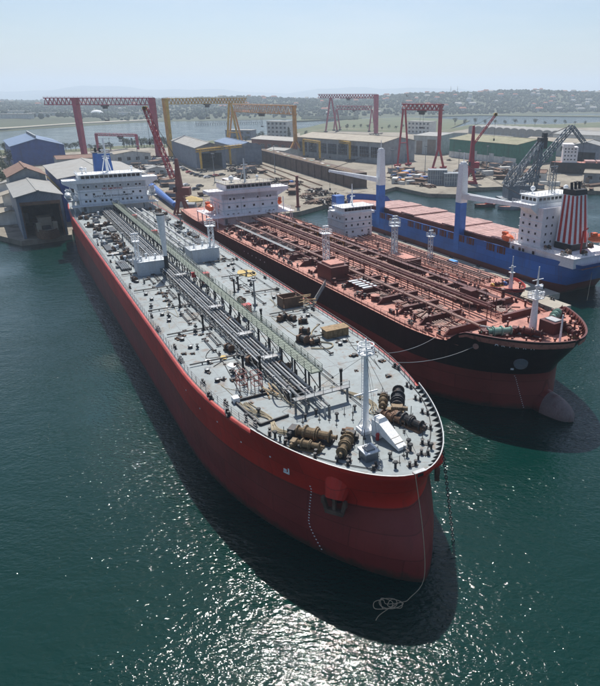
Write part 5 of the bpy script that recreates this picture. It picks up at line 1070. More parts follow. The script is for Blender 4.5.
def storey_block(name, label, A, B, depth, eave, wm, rows, cols, rm='roof_grey'):
    o, w, rz = frame_of(A, B); E = empty(name, o, rz); tag(E, label, 'building'); e = eave-GZ
    MB().bb(0, w, 0, depth, 0, e).build('wall', wm, E); MB().bb(-.3, w+.3, -.3, depth+.3, e, e+.6).build('roof', rm, E)
    me = None
    for i in range(rows):
        for j in range(cols):
            x = w*(j+.5)/cols; z = e*(i+.55)/rows; ww, hh = w/cols*.5, e/rows*.45
            if me is None: o_ = MB().box((0, 0, 0), (ww, .3, hh)).m(1).box((0, -.1, -hh/2-.15), (ww+.3, .5, .2)).build('window', ['glass_dark', wm], E); me = o_
            else: o_ = inst(me, E, (0, 0, 0))
            o_.location = (x, -.02, z)
    return E
storey_block('office_block', 'white three storey office beyond the right red gantry crane', (62, 925), (92, 905), 20, 18.5, 'wall_white', 3, 6)
storey_block('grey_block', 'plain grey concrete block by the lagoon behind the orange gantry', (-128, 830), (-101, 822), 20, 22, 'wall_pale', 4, 5)
storey_block('dark_block', 'dark blue grey plant house left of the grey concrete block', (-176, 800), (-142, 792), 16, 13, 'wall_bluegrey', 2, 4)
shI = shed('brick_store', 'red brown store with pale roof behind the orange gantry', 'shed', (-115, 640), (-66, 600), 28, 13, 2.4, 'wall_brick', 'roof_grey', 'x')
for k in range(6): grid_window(shI, 4+10*k, 9+10*k, 3, 7, 3, 2)
shJ = shed('grey_boathouse', 'grey gabled shed at the right edge beyond the pinkish bridge', 'shed', (166, 503), (184, 493), 26, 17, 2.5, 'wall_bluegrey', 'roof_white', 'y', (2, 18, 10))
shK = shed('white_blue_warehouse', 'white warehouse with blue lower band at far right', 'shed', (205, 690), (262, 640), 40, 15, 3, 'wall_white', 'roof_white', 'x')
MB().bb(0, 75, -.15, .1, 0, 6).build('blue_band', 'crane_blue', shK)
for i, (px, py, w, d, e, rm, lb) in enumerate(((-4, 226, 13, 9, 6.5, 'roof_tan', 'low shed with tan roof at the waterside left of the boat shed'), (4, 206, 10, 12, 7, 'roof_tan', 'taller narrow shed with tan roof at the left picture edge'), (-2, 192, 14, 10, 6, 'roof_grey', 'low shed with grey roof below the trees at left'))):
    p = at(px, py, GZ); shed('quay_shed', lb, 'shed', (p.x, p.y), (p.x+w*.85, p.y+w*.5), d, e, 1.4, 'wall_white', rm)
# rusty workboat in the boat shed
BT = empty('workboat', Vector((-121.9, 230.4, 2.6)), math.atan2(.848, -.53)); tag(BT, 'rusty brown workboat hauled up inside the pale boat shed', 'boat')
HB = Hull(22, 8, 7, 17, [(-3, 1.5), (0, 1), (3.4, 0)], 1.4, 1.7, lambda x: 3.2, 3.2, zlow=-.6, wl=.8)
HB.build('hull', 'rusty_steel', BT, 6); HB.deck('deck', 'concrete_pale', BT, .3, 22, 2.4)
for y in (-2.9, 2.9): MB().bb(3.2, 5.4, y-.8, y+.8, 2.4, 5.6).build('bow_post', 'roof_tan', BT)
MB().bb(11, 17, -2.4, 2.4, 2.4, 6.2).bb(10.8, 17.2, -2.6, 2.6, 6.2, 6.4).build('wheelhouse', 'roof_tan', BT); MB().bb(6, 10, -1.5, 1.5, 2.4, 3.4).build('hatch', 'dark_steel', BT)

# ------------------------------------------------------------------ gantry cranes
def gantry(label, A, B, h, m, girder=(4.5, 3.2, .55, .3), over=(0, 0), legs=('I', 'A'), spread=16, leg_w=2.2, truck='dark_steel', trolley=.5, name='gantry_crane', hoist=12, bays=None):
    A, B = Vector((A[0], A[1], GZ)), Vector((B[0], B[1], GZ)); w = (B-A).length; E = empty(name, A, math.atan2(B.y-A.y, B.x-A.x)); tag(E, label, 'crane')
    gh, gw, cw, dw = girder; H_ = h-GZ
    mb = MB(); bays = bays or max(6, int((w+over[0]+over[1])/4.2)); mb.truss((-over[0], 0, H_-gh/2), (w+over[1], 0, H_-gh/2), gw, gh, cw, dw, bays); mb.build('girder', m, E)
    mb = MB(); mb.bb(-over[0], w+over[1], -gw/2+.1, gw/2-.1, H_+cw/2, H_+cw/2+.12); rail(mb, [(-over[0], -gw/2, H_+cw/2), (w+over[1], -gw/2, H_+cw/2)], 1.1, 4, .06, 2); mb.build('girder_walkway', m, E)
    for k, x in ((0, 0), (1, w)):
        hb = H_-gh; s_ = spread
        if legs[k] == 'I':
            mb = MB(); lw = leg_w
            mb.add([(x-lw*.55, -lw, 1.6), (x+lw*.55, -lw, 1.6), (x+lw*.55, lw, 1.6), (x-lw*.55, lw, 1.6), (x-lw*.7, -lw*1.1, H_), (x+lw*.7, -lw*1.1, H_), (x+lw*.7, lw*1.1, H_), (x-lw*.7, lw*1.1, H_)], [(0, 1, 5, 4), (1, 2, 6, 5), (2, 3, 7, 6), (3, 0, 4, 7), (4, 5, 6, 7), (3, 2, 1, 0)]); mb.build('leg', m, E)
        elif legs[k] == 'A':
            for sg in (-1, 1): MB().bar((x, sg*s_/2, 1.6), (x, sg*1.2, hb+.5), leg_w*.55, leg_w*.7).build('leg', m, E)
            MB().bar((x, -s_*.31, hb*.42), (x, s_*.31, hb*.42), .7).build('leg_tie', m, E)
        elif legs[k] == 'Y':
            MB().bar((x, 0, hb*.36), (x, 0, H_), leg_w*1.1, leg_w*1.3).build('leg', m, E)
            for sg in (-1, 1): MB().bar((x, sg*s_/2, 1.6), (x, sg*.5, hb*.38), leg_w*.7).build('leg', m, E)
        for sg in ((-1, 1) if legs[k] != 'I' else (0,)):
            mb = MB(); y = sg*s_/2; L = 3.4 if sg else s_/2+2; mb.bb(x-.9, x+.9, y-L, y+L, .7, 1.8)
            for q in range(-2, 3): mb.cyl((x-.35, y+q*L*.4, .45), (x+.35, y+q*L*.4, .45), .45, n=10)
            mb.build('wheel_truck', truck, E)
    xt = lerp(0, w, trolley); mb = MB(); mb.bb(xt-2.6, xt+2.6, -gw/2-.5, gw/2+.5, H_-gh-1.5, H_-gh-.4).bb(xt-1.2, xt+1.2, -gw/2-.4, gw/2+.2, H_-gh-3.2, H_-gh-1.5)
    for q in (-1.6, 1.6): mb.bar((xt+q, 0, H_-gh-1.4), (xt+q, 0, H_-gh-hoist), .12)
    mb.bb(xt-2, xt+2, -.4, .4, H_-gh-hoist-1, H_-gh-hoist); mb.build('trolley', 'dark_steel', E)
    return E
gantry('large maroon gantry crane at left with lattice girder and sloping legs', (-249, 556), (-180.5, 548), 51.5, 'crane_maroon', (5.2, 3.6, .7, .42), (28, 2), ('I', 'I'), 18, 2.7, 'wall_blue', .38, bays=26)
gantry('small maroon gantry crane behind the big maroon one', (-256, 603), (-213, 590), 20, 'crane_maroon', (1.6, 1.6, .6, .3), (0, 0), ('I', 'I'), 8, 1.1, 'wall_blue', .6, hoist=4)
gantry('yellow gantry crane standing astride the open grey shed', (-172, 556), (-128, 612), 51, 'crane_yellow', (4.2, 3., .55, .34), (2, 20), ('I', 'A'), 20, 2.2, 'dark_steel', .62, bays=26)
pl, pr = at(236, 147.5, GZ), at(296, 156, GZ)
gantry('orange gantry crane above the slipway in the middle', (pl.x, pl.y), (pr.x, pr.y), 45, 'crane_orange', (7., 4.5, .7, .4), (2, 1), ('A', 'Y'), 17, 2.2, 'crane_orange', .5, bays=14)
pl, pr = at(331.5, 132, GZ), at(376, 134.5, GZ)
gantry('tall maroon gantry crane standing beyond the long tan roofed hall', (pl.x, pl.y), (pr.x, pr.y), 54.5, 'crane_maroon', (4.5, 3.6, .8, .5), (26, 2), ('A', 'I'), 24, 2.8, 'dark_steel', .4, bays=22)
pl, pr = at(337, 130.5, GZ), at(372, 131.5, GZ)
gantry('lower maroon gantry crane behind the tall maroon one', (pl.x, pl.y), (pr.x, pr.y), 38, 'crane_maroon', (5, 3.6, .8, .5), (0, 0), ('A', 'A'), 20, 2.4, 'dark_steel', .5, bays=12)
pl, pr = at(403, 166, GZ), at(438, 169.5, GZ)
gantry('red gantry crane on the right quay with forked right leg', (pl.x, pl.y), (pr.x, pr.y), 47.5, 'crane_red', (3.8, 3.6, .7, .4), (1, 1.5), ('A', 'Y'), 13, 1.7, 'crane_red', .5, bays=9)
pl, pr = at(202, 171.5, GZ), at(231, 167, GZ)
gantry('low yellow portal crane across the mouth of the open grey shed', (pl.x, pl.y), (pr.x, pr.y), 17.5, 'crane_yellow', (1.5, 1.4, .5, .2), (4, 15), ('I', 'I'), 6, .7, 'dark_steel', .4, hoist=4)
for a, b, lb in (((304, 157.5), (320, 160.5), 'left yellow portal frame before the long hall windows'), ((334, 158.5), (350, 161.5), 'right yellow portal frame before the long hall windows')):
    pl, pr = at(*a, GZ), at(*b, GZ); gantry(lb, (pl.x, pl.y), (pr.x, pr.y), 17.5, 'crane_yellow', (1.4, 1.2, .45, .2), (0, 1), ('I', 'I'), 5, .8, 'dark_steel', .5, hoist=5)

# ------------------------------------------------------------------ jib cranes
def jib_crane(name, label, base, tm, bm, ztop, pivot, tip, w, portal=7, tw=2.4):
    E = empty(name, Vector((base[0], base[1], GZ))); tag(E, label, 'crane'); b = Vector((base[0], base[1], GZ))
    mb = MB()
    for sx in (-1, 1):
        for sy in (-1, 1): mb.bar((sx*portal/2, sy*portal/2, 0), (sx*tw*.5, sy*tw*.5, 7.), .8)
    mb.bb(-portal/2-.6, portal/2+.6, -portal/2-.4, -portal/2+.4, .2, 1).bb(-portal/2-.6, portal/2+.6, portal/2-.4, portal/2+.4, .2, 1).bb(-tw*.8, tw*.8, -tw*.8, tw*.8, 6.8, 7.8); mb.build('portal', tm, E)
    mb = MB(); mb.add([(sx*ww, sy*ww, z) for z, ww in ((7.8, tw*.7), (12, tw*.62), (ztop-GZ, tw*.25)) for sx, sy in ((-1, -1), (1, -1), (1, 1), (-1, 1))], [(4*j+i, 4*j+(i+1) % 4, 4*j+4+(i+1) % 4, 4*j+4+i) for j in range(2) for i in range(4)]+[(8, 9, 10, 11)])
    mb.build('tower', tm, E)
    mb = MB(); mb.bb(1.2, 4.8, -1.8, 1.8, 9.5, 13); mb.build('machinery_house', tm, E); MB().bb(-2.2, -.9, -2.6, -1.1, 11, 13.4).build('cab', 'glass_dark', E)
    P, T = Vector(pivot)-b, Vector(tip)-b
    mb = MB(); mb.truss(P, T, w, w, .3, .17, max(8, int((T-P).length/2.4))); mb.build('boom', bm, E)
    mb = MB(); mb.bar((0, 0, ztop-GZ), T, .12).bar((0, .5, ztop-GZ), T, .12).bar(T, T-Vector((0, 0, 14)), .1).box(T-Vector((0, 0, 14.6)), (.8, .8, 1.4)); mb.build('hoist_wire', 'dark_steel', E)
    MB().box(T, (1.6, 1.8, 1.8)).cyl(T+Vector((-.4, -.9, 0)), T+Vector((-.4, .9, 0)), .9, n=12).build('boom_head', 'crane_yellow', E)
    return E
jib_crane('jib_crane', 'dark red jib crane with raised lattice boom between the two tankers', (-85, 281), 'brick_red_paint', 'crane_red', 27.5, (-87.5, 281, 19), (-97.5, 286, 48.5), 1.8, 6.5)
jib_crane('jib_crane', 'slim red jib crane with thin raised boom on the right quay', (67, 392), 'crane_red', 'crane_red', 36.5, (67.6, 391, 26), (80, 392, 43), .9, 7, 2.6)
FC = empty('floating_crane', Vector((85, 333, 0)), R(8)); tag(FC, 'grey lattice floating crane with folded boom in the right channel', 'crane')
MB().prism([(-12, -6), (10, -6), (13, -3), (13, 3), (10, 6), (-12, 6)], -1, 2.4).build('pontoon', 'steel_grey', FC)
mb = MB(); mb.bb(-9, 4, -4.5, 4.5, 2.4, 9); mb.build('machinery_house', 'steel_grey', FC)
mb = MB()
for sy in (-4, 4): mb.truss((-8, sy, 9), (8, sy*.5, 31), 1.3, 1.3, .35, .2, 8).truss((6, sy, 2.4), (8, sy*.5, 31), 1.3, 1.3, .35, .2, 9).truss((-8, sy, 9), (7, sy, 13), 1.3, 1.3, .35, .2, 6).truss((-9, sy, 9), (-3, sy, 20), 1.3, 1.3, .3, .2, 5)
for z in (13, 20, 27): mb.bar((lerp(-8, 8, (z-9)/22), -4+(z-9)/11, z), (lerp(-8, 8, (z-9)/22), 4-(z-9)/11, z), .5)
mb.build('a_frame', 'steel_grey', FC)
mb = MB(); mb.truss((-1, 0, 9), (25, 1, 38.5), 2.8, 2.4, .5, .28, 13); mb.build('boom', 'steel_grey', FC)
mb = MB(); mb.truss((25, 1, 38.5), (33, 1, 30.5), 2., 1.8, .4, .24, 6); mb.build('fly_jib', 'steel_grey', FC)
mb = MB(); mb.box((9, 0, 30.5), (4, 4.5, 5.4)).box((10, 0, 34.4), (2, 2.6, 2.4)); mb.build('counterweight', 'dark_steel', FC)
mb = MB(); mb.bar((9, 1, 33), (25, 1, 39.5), .16).bar((9, -1, 33), (25, .8, 39.5), .16); mb.build('boom_stay', 'dark_steel', FC); MB().bar((33, 1, 30.5), (33, 1, 17), .12).box((33, 1, 16.4), (.9, .9, 1.5)).build('hoist_wire', 'dark_steel', FC)
mb = MB(); rail(mb, [(-12, -5.8, 2.4), (10, -5.8, 2.4), (12.8, -3, 2.4)], 1.1, 2, .05, 2); mb.build('railing', 'steel_grey', FC)

# ------------------------------------------------------------------ slipway and quay furniture
a, b = at(258, 160, GZ), at(352, 188.5, GZ); DW = empty('dock_wall', a, math.atan2(b.y-a.y, b.x-a.x)); tag(DW, 'long brown rusty dock wall along the slipway', 'wall'); wl = (b-a).length
n = 16
for k in range(n): MB().bb(wl*k/n+.02, wl*(k+1)/n-.02, (.0 if k % 2 else .1), 10, 0, 8.9).build('wall_panel', 'rusty_wall', DW)
mb = MB(); [mb.bb(wl*k/n-.35, wl*k/n+.35, -.6, 0, 0, 8.2) for k in range(1, n)]; mb.build('buttress', 'rusty_wall', DW)
mb = MB(); rail(mb, [(1, .6, 9), (wl-1, .6, 9)], 1.1, 3, .05, 2); mb.build('railing', 'yellow_paint', DW)
CONT = {}
def container(px, py, rz, m, label, z=GZ, dx=0, dy=0, group=None, L=6.1):
    if (m, L) not in CONT:
        def fn(mb, L=L):
            mb.box((0, 0, 1.3), (L, 2.4, 2.5))
            for x in (-L/2, L/2):
                for y in (-1.2, 1.2): mb.box((x, y, 1.3), (.18, .18, 2.62))
            for k in range(int(L/.5)): 
                for y in (-1.22, 1.22): mb.box((-L/2+.4+.5*k, y, 1.3), (.2, .06, 2.3))
            mb.box((L/2+.03, -.55, 1.3), (.06, 1., 2.3)).box((L/2+.03, .55, 1.3), (.06, 1., 2.3))
        CONT[(m, L)] = Repeat('shipping_container', m, fn)
    p = at(px, py, z); o = CONT[(m, L)].put(None, (p.x+dx, p.y+dy, z), rz); tag(o, label, 'container', group); return o
wt = math.atan2(b.y-a.y, b.x-a.x); wd = (b-a).normalized(); wn = Vector((-wd.y, wd.x, 0))
cols = ['wall_white', 'winch_green', 'wall_white', 'roof_tan', 'wall_white', 'winch_green', 'roof_tan', 'wall_pale', 'winch_green', 'roof_tan', 'wall_white', 'winch_green']
for k in range(12):
    p = a+wd*(8+12.5*k+rnd.uniform(-2, 2))+wn*rnd.uniform(3, 7); m = cols[k]
    if (m, 6.1) not in CONT: container(300, 150, 0, m, 'tmp')
    o = CONT[(m, 6.1)].put(None, (p.x, p.y, 9.02), wt+rnd.uniform(-.3, .3), .8); tag(o, {'wall_white': 'white', 'winch_green': 'green', 'roof_tan': 'tan', 'wall_pale': 'grey'}[m]+' container standing on top of the brown dock wall', 'container', 'containers on the dock wall')
for o in [o for o in bpy.data.objects if o.get('label') == 'tmp']: bpy.data.objects.remove(o)
for (p0, p1), lb in ((((258, 163), (322, 186)), 'upper steel rail on the sandy slipway'), (((250, 163), (312, 189)), 'middle steel rail on the sandy slipway'), (((247, 166), (300, 190)), 'lower steel rail on the sandy slipway')):
    q0, q1 = at(*p0, GZ), at(*p1, GZ); mb = MB(); mb.bar(q0+Vector((0, 0, .3)), q1+Vector((0, 0, .3)), .5, .6).m(1); d = (q1-q0)
    nS = int(d.length/2.5)
    for k in range(nS): mb.box(q0+d*(k+.5)/nS+Vector((0, 0, .08)), (2.6, .5, .16), math.atan2(d.y, d.x)+math.pi/2)
    tag(mb.build('slipway_rail', ['rusty_steel', 'wood']), lb, 'rail')
p = at(298, 207, GZ); tag(MB().cyl((0, 0, 0), (0, 0, 15), .75, .65, n=10).box((0, 0, .3), (2.4, 2.4, .6)).box((0, 0, 15.1), (1.8, 1.8, .3)).build('mooring_post', 'brick_red_paint', loc=p), 'tall dark red post on the quay beside the small tanker', 'post')
# hull sections and loose steel on the quays
def hull_section(label, p, rz, L, W_, Hh):
    E = empty('hull_section', p, rz); tag(E, label, 'ship section'); MB().bb(-L/2, L/2, -W_/2, W_/2, 0, Hh).build('shell', 'steel_grey', E); mb = MB()
    for k in range(9): x = -L/2+.4+(L-.8)*k/8; mb.bb(x-.18, x+.18, -W_/2-.3, -W_/2, 0, Hh)
    for k in range(4): z = .3+(Hh-.6)*k/3; mb.bb(-L/2+.6, L/2-.6, -W_/2-.24, -W_/2, z-.15, z+.15)
    mb.build('frame_ribs', 'wall_pale', E)
hull_section('left grey ribbed hull section on the right quay edge', at(437, 184, GZ), -.1, 12, 8, 9); hull_section('right grey ribbed hull section on the right quay edge', at(453, 185, GZ), .05, 13, 8, 7.5)
for k in range(4): container(407+6*k, 177.5+.6*k, -.15, ('car_red', 'wall_white', 'rusty_steel', 'wall_pale')[k], ('red', 'white', 'rusty brown', 'grey')[k]+' container in the row before the right red gantry')
PLATE = Repeat('steel_stack', ['rusty_steel', 'dark_steel'], lambda mb: [mb.m(k % 2).box((rnd.uniform(-.5, .5), rnd.uniform(-.4, .4), .2+.4*k), (rnd.uniform(4, 8), rnd.uniform(1.6, 3.2), .32), rnd.uniform(-.15, .15)) for k in range(5)])
BEAM = Repeat('beam_stack', ['rusty_wall', 'rusty_steel'], lambda mb: [mb.m(k % 2).box((rnd.uniform(-1, 1), -1.5+.6*(k % 6), .25+.5*(k//6)), (rnd.uniform(7, 12), .4, .4), rnd.uniform(-.06, .06)) for k in range(12)])
BLOCK = Repeat('steel_block', ['steel_grey', 'rusty_steel'], lambda mb: mb.bb(-2.5, 2.5, -1.8, 1.8, .3, 2.6).m(1).bb(-2.8, 2.8, -2, 2, 0, .3).bb(-2.6, 2.6, -1.9, 1.9, 2.6, 2.75))
HEAP = Repeat('scrap_heap', ['rusty_wall', 'dark_steel'], lambda mb: [mb.m(k % 2).box((rnd.gauss(0, 1.8), rnd.gauss(0, 1.5), rnd.uniform(.2, 1.6)), (rnd.uniform(.5, 3), rnd.uniform(.3, 1.2), rnd.uniform(.2, .8)), rnd.random()*3, rnd.uniform(-.5, .5)) for k in range(26)])
def scatter(n, poly, kinds, what, grp):
    """loose yard material inside a picture quad on the ground"""
    for i in range(n):
        u, v = rnd.random(), rnd.random(); p0 = Vector(poly[0]).lerp(Vector(poly[1]), u); p1 = Vector(poly[3]).lerp(Vector(poly[2]), u); q = p0.lerp(p1, v); p = at(q.x, q.y, GZ)
        k, nm = rnd.choice(kinds); o = k.put(None, p, rnd.random()*3.14, rnd.uniform(.6, 1.5)); tag(o, nm+' '+what, nm.split()[-1], grp)
BOXC = [(Repeat('storage_box', m_, lambda mb: mb.bb(-3, 3, -1.2, 1.2, 0, 2.4).bb(-3.05, -2.9, -1.25, 1.25, 0, 2.45).bb(2.9, 3.05, -1.25, 1.25, 0, 2.45)), n_) for m_, n_ in (('crane_blue', 'blue steel container'), ('wall_white', 'white steel container'), ('crane_orange', 'orange steel container'))]
K1 = BOXC[rnd.randrange(3):][:1]+[(HEAP, 'dark scrap heap'), (PLATE, 'rusty plate stack'), (BEAM, 'brown beam stack'), (HEAP, 'dark scrap heap'), (BLOCK, 'grey steel block')]
scatter(80, [(128, 154), (166, 160), (176, 190), (140, 178)], K1, 'lying left of the open grey shed', 'steel lying left of the grey shed')
scatter(34, [(226, 162), (252, 158), (262, 172), (236, 184)], [(HEAP, 'dark scrap heap'), (BLOCK, 'grey steel block'), (HEAP, 'dark scrap heap')], 'piled behind the black tanker bridge', 'scrap behind the black tanker bridge')
scatter(30, [(240, 148), (272, 146), (290, 158), (246, 160)], K1, 'lying under the orange gantry', 'steel under the orange gantry')
scatter(56, [(388, 168), (430, 176), (430, 188), (395, 184)], BOXC+[(BEAM, 'brown beam stack'), (PLATE, 'rusty plate stack'), (HEAP, 'dark scrap heap'), (BLOCK, 'grey steel block')], 'lying on the right quay near the red gantry', 'steel near the right red gantry')
scatter(40, [(440, 158), (520, 168), (500, 180), (470, 180)], K1, 'lying before the green hall', 'steel before the green hall')
scatter(22, [(300, 195), (332, 192), (345, 206), (318, 207)], [(BEAM, 'brown beam stack'), (HEAP, 'dark scrap heap')], 'lying at the foot of the slipway', 'timber and steel at the slipway foot')
scatter(16, [(260, 170), (300, 184), (300, 196), (270, 190)], [(PLATE, 'rusty plate stack'), (HEAP, 'dark scrap heap')], 'lying on the sandy slipway', 'steel on the slipway')
scatter(8, [(170, 196), (196, 198), (204, 212), (176, 206)], K1, 'lying on the quay by the dark red jib crane', 'steel by the dark red jib crane')
scatter(20, [(90, 150), (130, 152), (132, 160), (110, 158)], K1, 'lying by the small maroon gantry', 'steel by the small maroon gantry')
scatter(10, [(530, 180), (596, 184), (596, 192), (540, 192)], K1, 'lying on the quay behind the blue ship bridge', 'steel behind the blue ship bridge')
# more of the yard: stores, offices and workshops between the gantries
for A, B, d, e, r, wm, rm, rg, nm, lb in (
    ((-200, 500), (-176, 514), 30, 10, 2, 'wall_pale', 'roof_tan', 'y', 'store_shed', 'low pale store with tan roof between the blue shed and the maroon gantry'),
    ((-232, 470), (-206, 486), 22, 9, 1.8, 'wall_grey', 'roof_brown', 'x', 'store_shed', 'long low store with brown roof right of the big blue shed'),
    ((-150, 430), (-140, 436), 9, 6.5, 1.2, 'wall_white', 'roof_white', 'y', 'site_office', 'small white site office among the steel left of the grey shed'),
    ((-88, 560), (-70, 545), 16, 9, 1.5, 'wall_pale', 'roof_grey', 'x', 'store_shed', 'low pale store under the orange gantry girder'),
    ((-40, 640), (-4, 608), 22, 14, 2, 'wall_bluegrey', 'roof_white', 'x', 'store_shed', 'white roofed store peeping over the long tan roofed hall'),
    ((98, 640), (128, 592), 30, 15, 2.4, 'wall_grey', 'roof_grey', 'x', 'store_shed', 'grey store between the green hall and the long workshops'),
    ((150, 600), (196, 560), 34, 14, 2.6, 'wall_pale', 'roof_tan', 'x', 'store_shed', 'tan roofed store behind the laid up ship'),
    ((196, 505), (228, 486), 30, 13, 2.4, 'wall_white', 'roof_blue', 'y', 'store_shed', 'white store with blue roof at the right picture edge'),
    ((100, 405), (116, 398), 10, 7.5, 1.4, 'wall_white', 'roof_brown', 'x', 'site_office', 'small brown roofed office on the quay behind the floating crane'),
    ((140, 395), (160, 386), 12, 8, 1.4, 'wall_grey', 'roof_tan', 'x', 'site_office', 'small tan roofed office on the quay behind the blue ship bridge')):
    E = shed(nm, lb, 'shed', A, B, d, e, r, wm, rm, rg, over=.5)
    w_ = E['w']; n_ = max(2, int(w_/6))
    for k in range(n_): MB().bb(w_*(k+.3)/n_, w_*(k+.7)/n_, -.1, .2, (e-GZ)*.4, (e-GZ)*.72).build('window', 'glass_dark', E)
    MB().bb(w_*.05, w_*.05+2.4, -.12, .2, 0, min(3.4, e-GZ-1)).build('door', 'door_brown', E)
# lamp masts and trucks about the yard
def lampmast(mb):
    mb.cyl((0, 0, 0), (0, 0, 18), .28, .14, n=8).box((0, 0, 18.1), (2.6, .5, .3)).box((0, 0, .25), (1, 1, .5))
    for x in (-1, 0, 1): mb.box((x, -.3, 17.8), (.6, .5, .4))
LM = Repeat('lamp_mast', 'steel_grey', lampmast)
for px, py, wh in ((140, 172, 'left of the open grey shed'), (166, 176, 'on the sandy yard left of the parked cars'), (215, 183, 'behind the black tanker bridge'), (246, 170, 'at the head of the slipway'), (275, 172, 'on the sandy slipway'), (392, 178, 'on the right quay corner'), (425, 172, 'between the legs of the right red gantry'), (458, 178, 'right of the ribbed hull sections'), (486, 172, 'before the green hall'), (548, 186, 'on the quay behind the floating crane'), (112, 160, 'behind the red tanker bridge')):
    tag(LM.put(None, at(px, py, GZ), rnd.random()*3), 'thin grey lamp mast '+wh, 'lamp mast')
def truck(mb):
    mb.m(0).bb(2.6, 4.6, -1.2, 1.2, .6, 3).m(1).bb(4.55, 4.62, -1, 1, 1.7, 2.6).m(2).bb(-4.4, 2.4, -1.25, 1.25, .9, 1.3).bb(-4.4, -4.2, -1.25, 1.25, 1.3, 2.4).bb(2.2, 2.4, -1.25, 1.25, 1.3, 2.6).bb(-4.2, 2.2, -1.25, -1.15, 1.3, 2.).bb(-4.2, 2.2, 1.15, 1.25, 1.3, 2.).m(3)
    for x in (-3.2, -2, 3.4):
        for y in (-1.05, 1.05): mb.cyl((x, y-.15, .5), (x, y+.15, .5), .5, n=10)
TK = {c: Repeat('flatbed_truck', [c, 'glass_dark', 'rusty_steel', 'tyre'], truck) for c in ('car_white', 'crane_orange', 'crane_blue')}
for px, py, c, wh in ((160, 182, 'car_white', 'white truck on the sandy yard beside the lattice boom'), (206, 196, 'crane_orange', 'orange truck on the quay behind the dark red jib crane'), (262, 156, 'car_white', 'white truck under the orange gantry'), (286, 186, 'crane_blue', 'blue truck on the sandy slipway'), (416, 182, 'crane_orange', 'orange truck on the right quay among the beams'), (470, 176, 'crane_blue', 'blue truck before the green hall'), (508, 174, 'car_white', 'white truck before the green hall corner')):
    tag(TK[c].put(None, at(px, py, GZ), rnd.uniform(-1, 1)), wh, 'truck')
# sand heap, grey tank, blue boom lying on the quay, blue tarpaulin tent
p = at(192, 201, GZ); mb = MB(); mb.lathe([(7.5, 0), (6, .6), (3.5, 1.7), (.6, 2.6)], (0, 0, 0), 18); mb.v = [(x*rnd.uniform(.9, 1.1), y*rnd.uniform(.7, .9), z) for x, y, z in mb.v]; tag(mb.build('sand_heap', 'sand_patch', loc=p, smooth=True), 'orange sand heap on the quay behind the dark red jib crane', 'sand heap')
p = at(191, 213, GZ); tag(MB().lathe([(.3, -3), (2.4, -2.6), (2.4, 2.6), (.3, 3)], (0, 0, 2.6), 16, 'X').box((-1.8, 0, .3), (.5, 3, .6)).box((1.8, 0, .3), (.5, 3, .6)).build('storage_tank', 'steel_grey', loc=p, smooth=False), 'grey steel tank lying right of the dark red jib crane foot', 'tank')
q0, q1 = at(152, 187, GZ+2.2), at(175, 205, GZ+2.2); tag(MB().cyl(q0, q1, 2.2, 1.2, n=12).cyl(q0, q0-(q1-q0).normalized()*.4, 2.5, n=12).box((q0+q1)/2-Vector((0, 0, 2)), (3, 3, 1)).build('crane_boom', 'ship_blue'), 'tapering blue boom lying on the quay behind the red tanker', 'boom')
p = at(117, 156, GZ); mb = MB(); mb.add([(-6, -4, 0), (6, -4, 0), (6, 4, 0), (-6, 4, 0), (-3.5, 0, 3.6), (3.5, 0, 3.6)], [(0, 1, 5, 4), (2, 3, 4, 5), (1, 2, 5), (3, 0, 4), (3, 2, 1, 0)]); tag(mb.build('tarpaulin_tent', 'tarp_blue', loc=p), 'bright blue tarpaulin tent by the small maroon gantry', 'tent')
# laid-up ship on the right: black hull with pinkish white bridge
LS = empty('laid_up_ship', Vector((134, 452, 4.6)), R(-12)); tag(LS, 'black hulled ship with pinkish white bridge laid up beside the green hall', 'ship')
HL = Hull(80, 14, 14, 66, [(-3, 2), (5, 0)], 1.3, 1.7, lambda x: 5., 5., zlow=-2.5); HL.build('hull', 'black_paint', LS, 6); HL.deck('deck', 'deck_red', LS, .3, 80, 4.6)
AL = block(LS, 'accommodation_block', 8, 18, 6, 4.6, 15.4, 'pinkwhite_paint'); block(LS, 'bridge', 7.6, 15, 6.8, 15.4, 17.4, 'pinkwhite_paint')
for z in (7, 9.6, 12.2, 14.2): 
    for x in (9.4, 11.6, 13.8, 16.2): PORTHOLE[('pinkwhite_paint', .75, .75)].put(AL, (x, -6, z), math.pi/2, 1.3, 'window')
for k in range(6): o = MB().bb(24+8*k, 31+8*k, -5, 5, 4.6, 6.2).build('hatch_cover', 'hatch_pink', LS)
mb = MB(); [mb.bb(6+10*k, 8+10*k, -5, 5, -2.55, -2.5) for k in range(7)]; mb.build('keel_block', 'wood', LS)
# small work boats in the channel
for (px, py), rz, lb, m in (((474, 207), .2, 'small dark workboat with red wheelhouse in the channel behind the blue crane', 'black_paint'), ((497, 209), -.1, 'small pale workboat left of the floating crane', 'steel_grey'), ((545, 204), .1, 'small grey barge right of the floating crane', 'steel_grey')):
    p = at(px, py); E = empty('workboat', p, rz); tag(E, lb, 'boat'); hb_ = Hull(13, 4, 5, 11, [(-3, 1), (2, 0)], 1.4, 1.7, lambda x: 1.5, 1.5, zlow=-.8, wl=.8); hb_.build('hull', m, E, 5); hb_.deck('deck', 'deck_red', E, .3, 13, 1.2)
    MB().bb(6.5, 10, -1.3, 1.3, 1.2, 3.4).bb(6.3, 10.2, -1.5, 1.5, 3.4, 3.55).build('wheelhouse', 'red_paint' if m == 'black_paint' else 'wall_white', E); MB().cyl((7.5, 0, 3.5), (7.5, 0, 6), .07, n=6).build('mast', 'steel_grey', E)
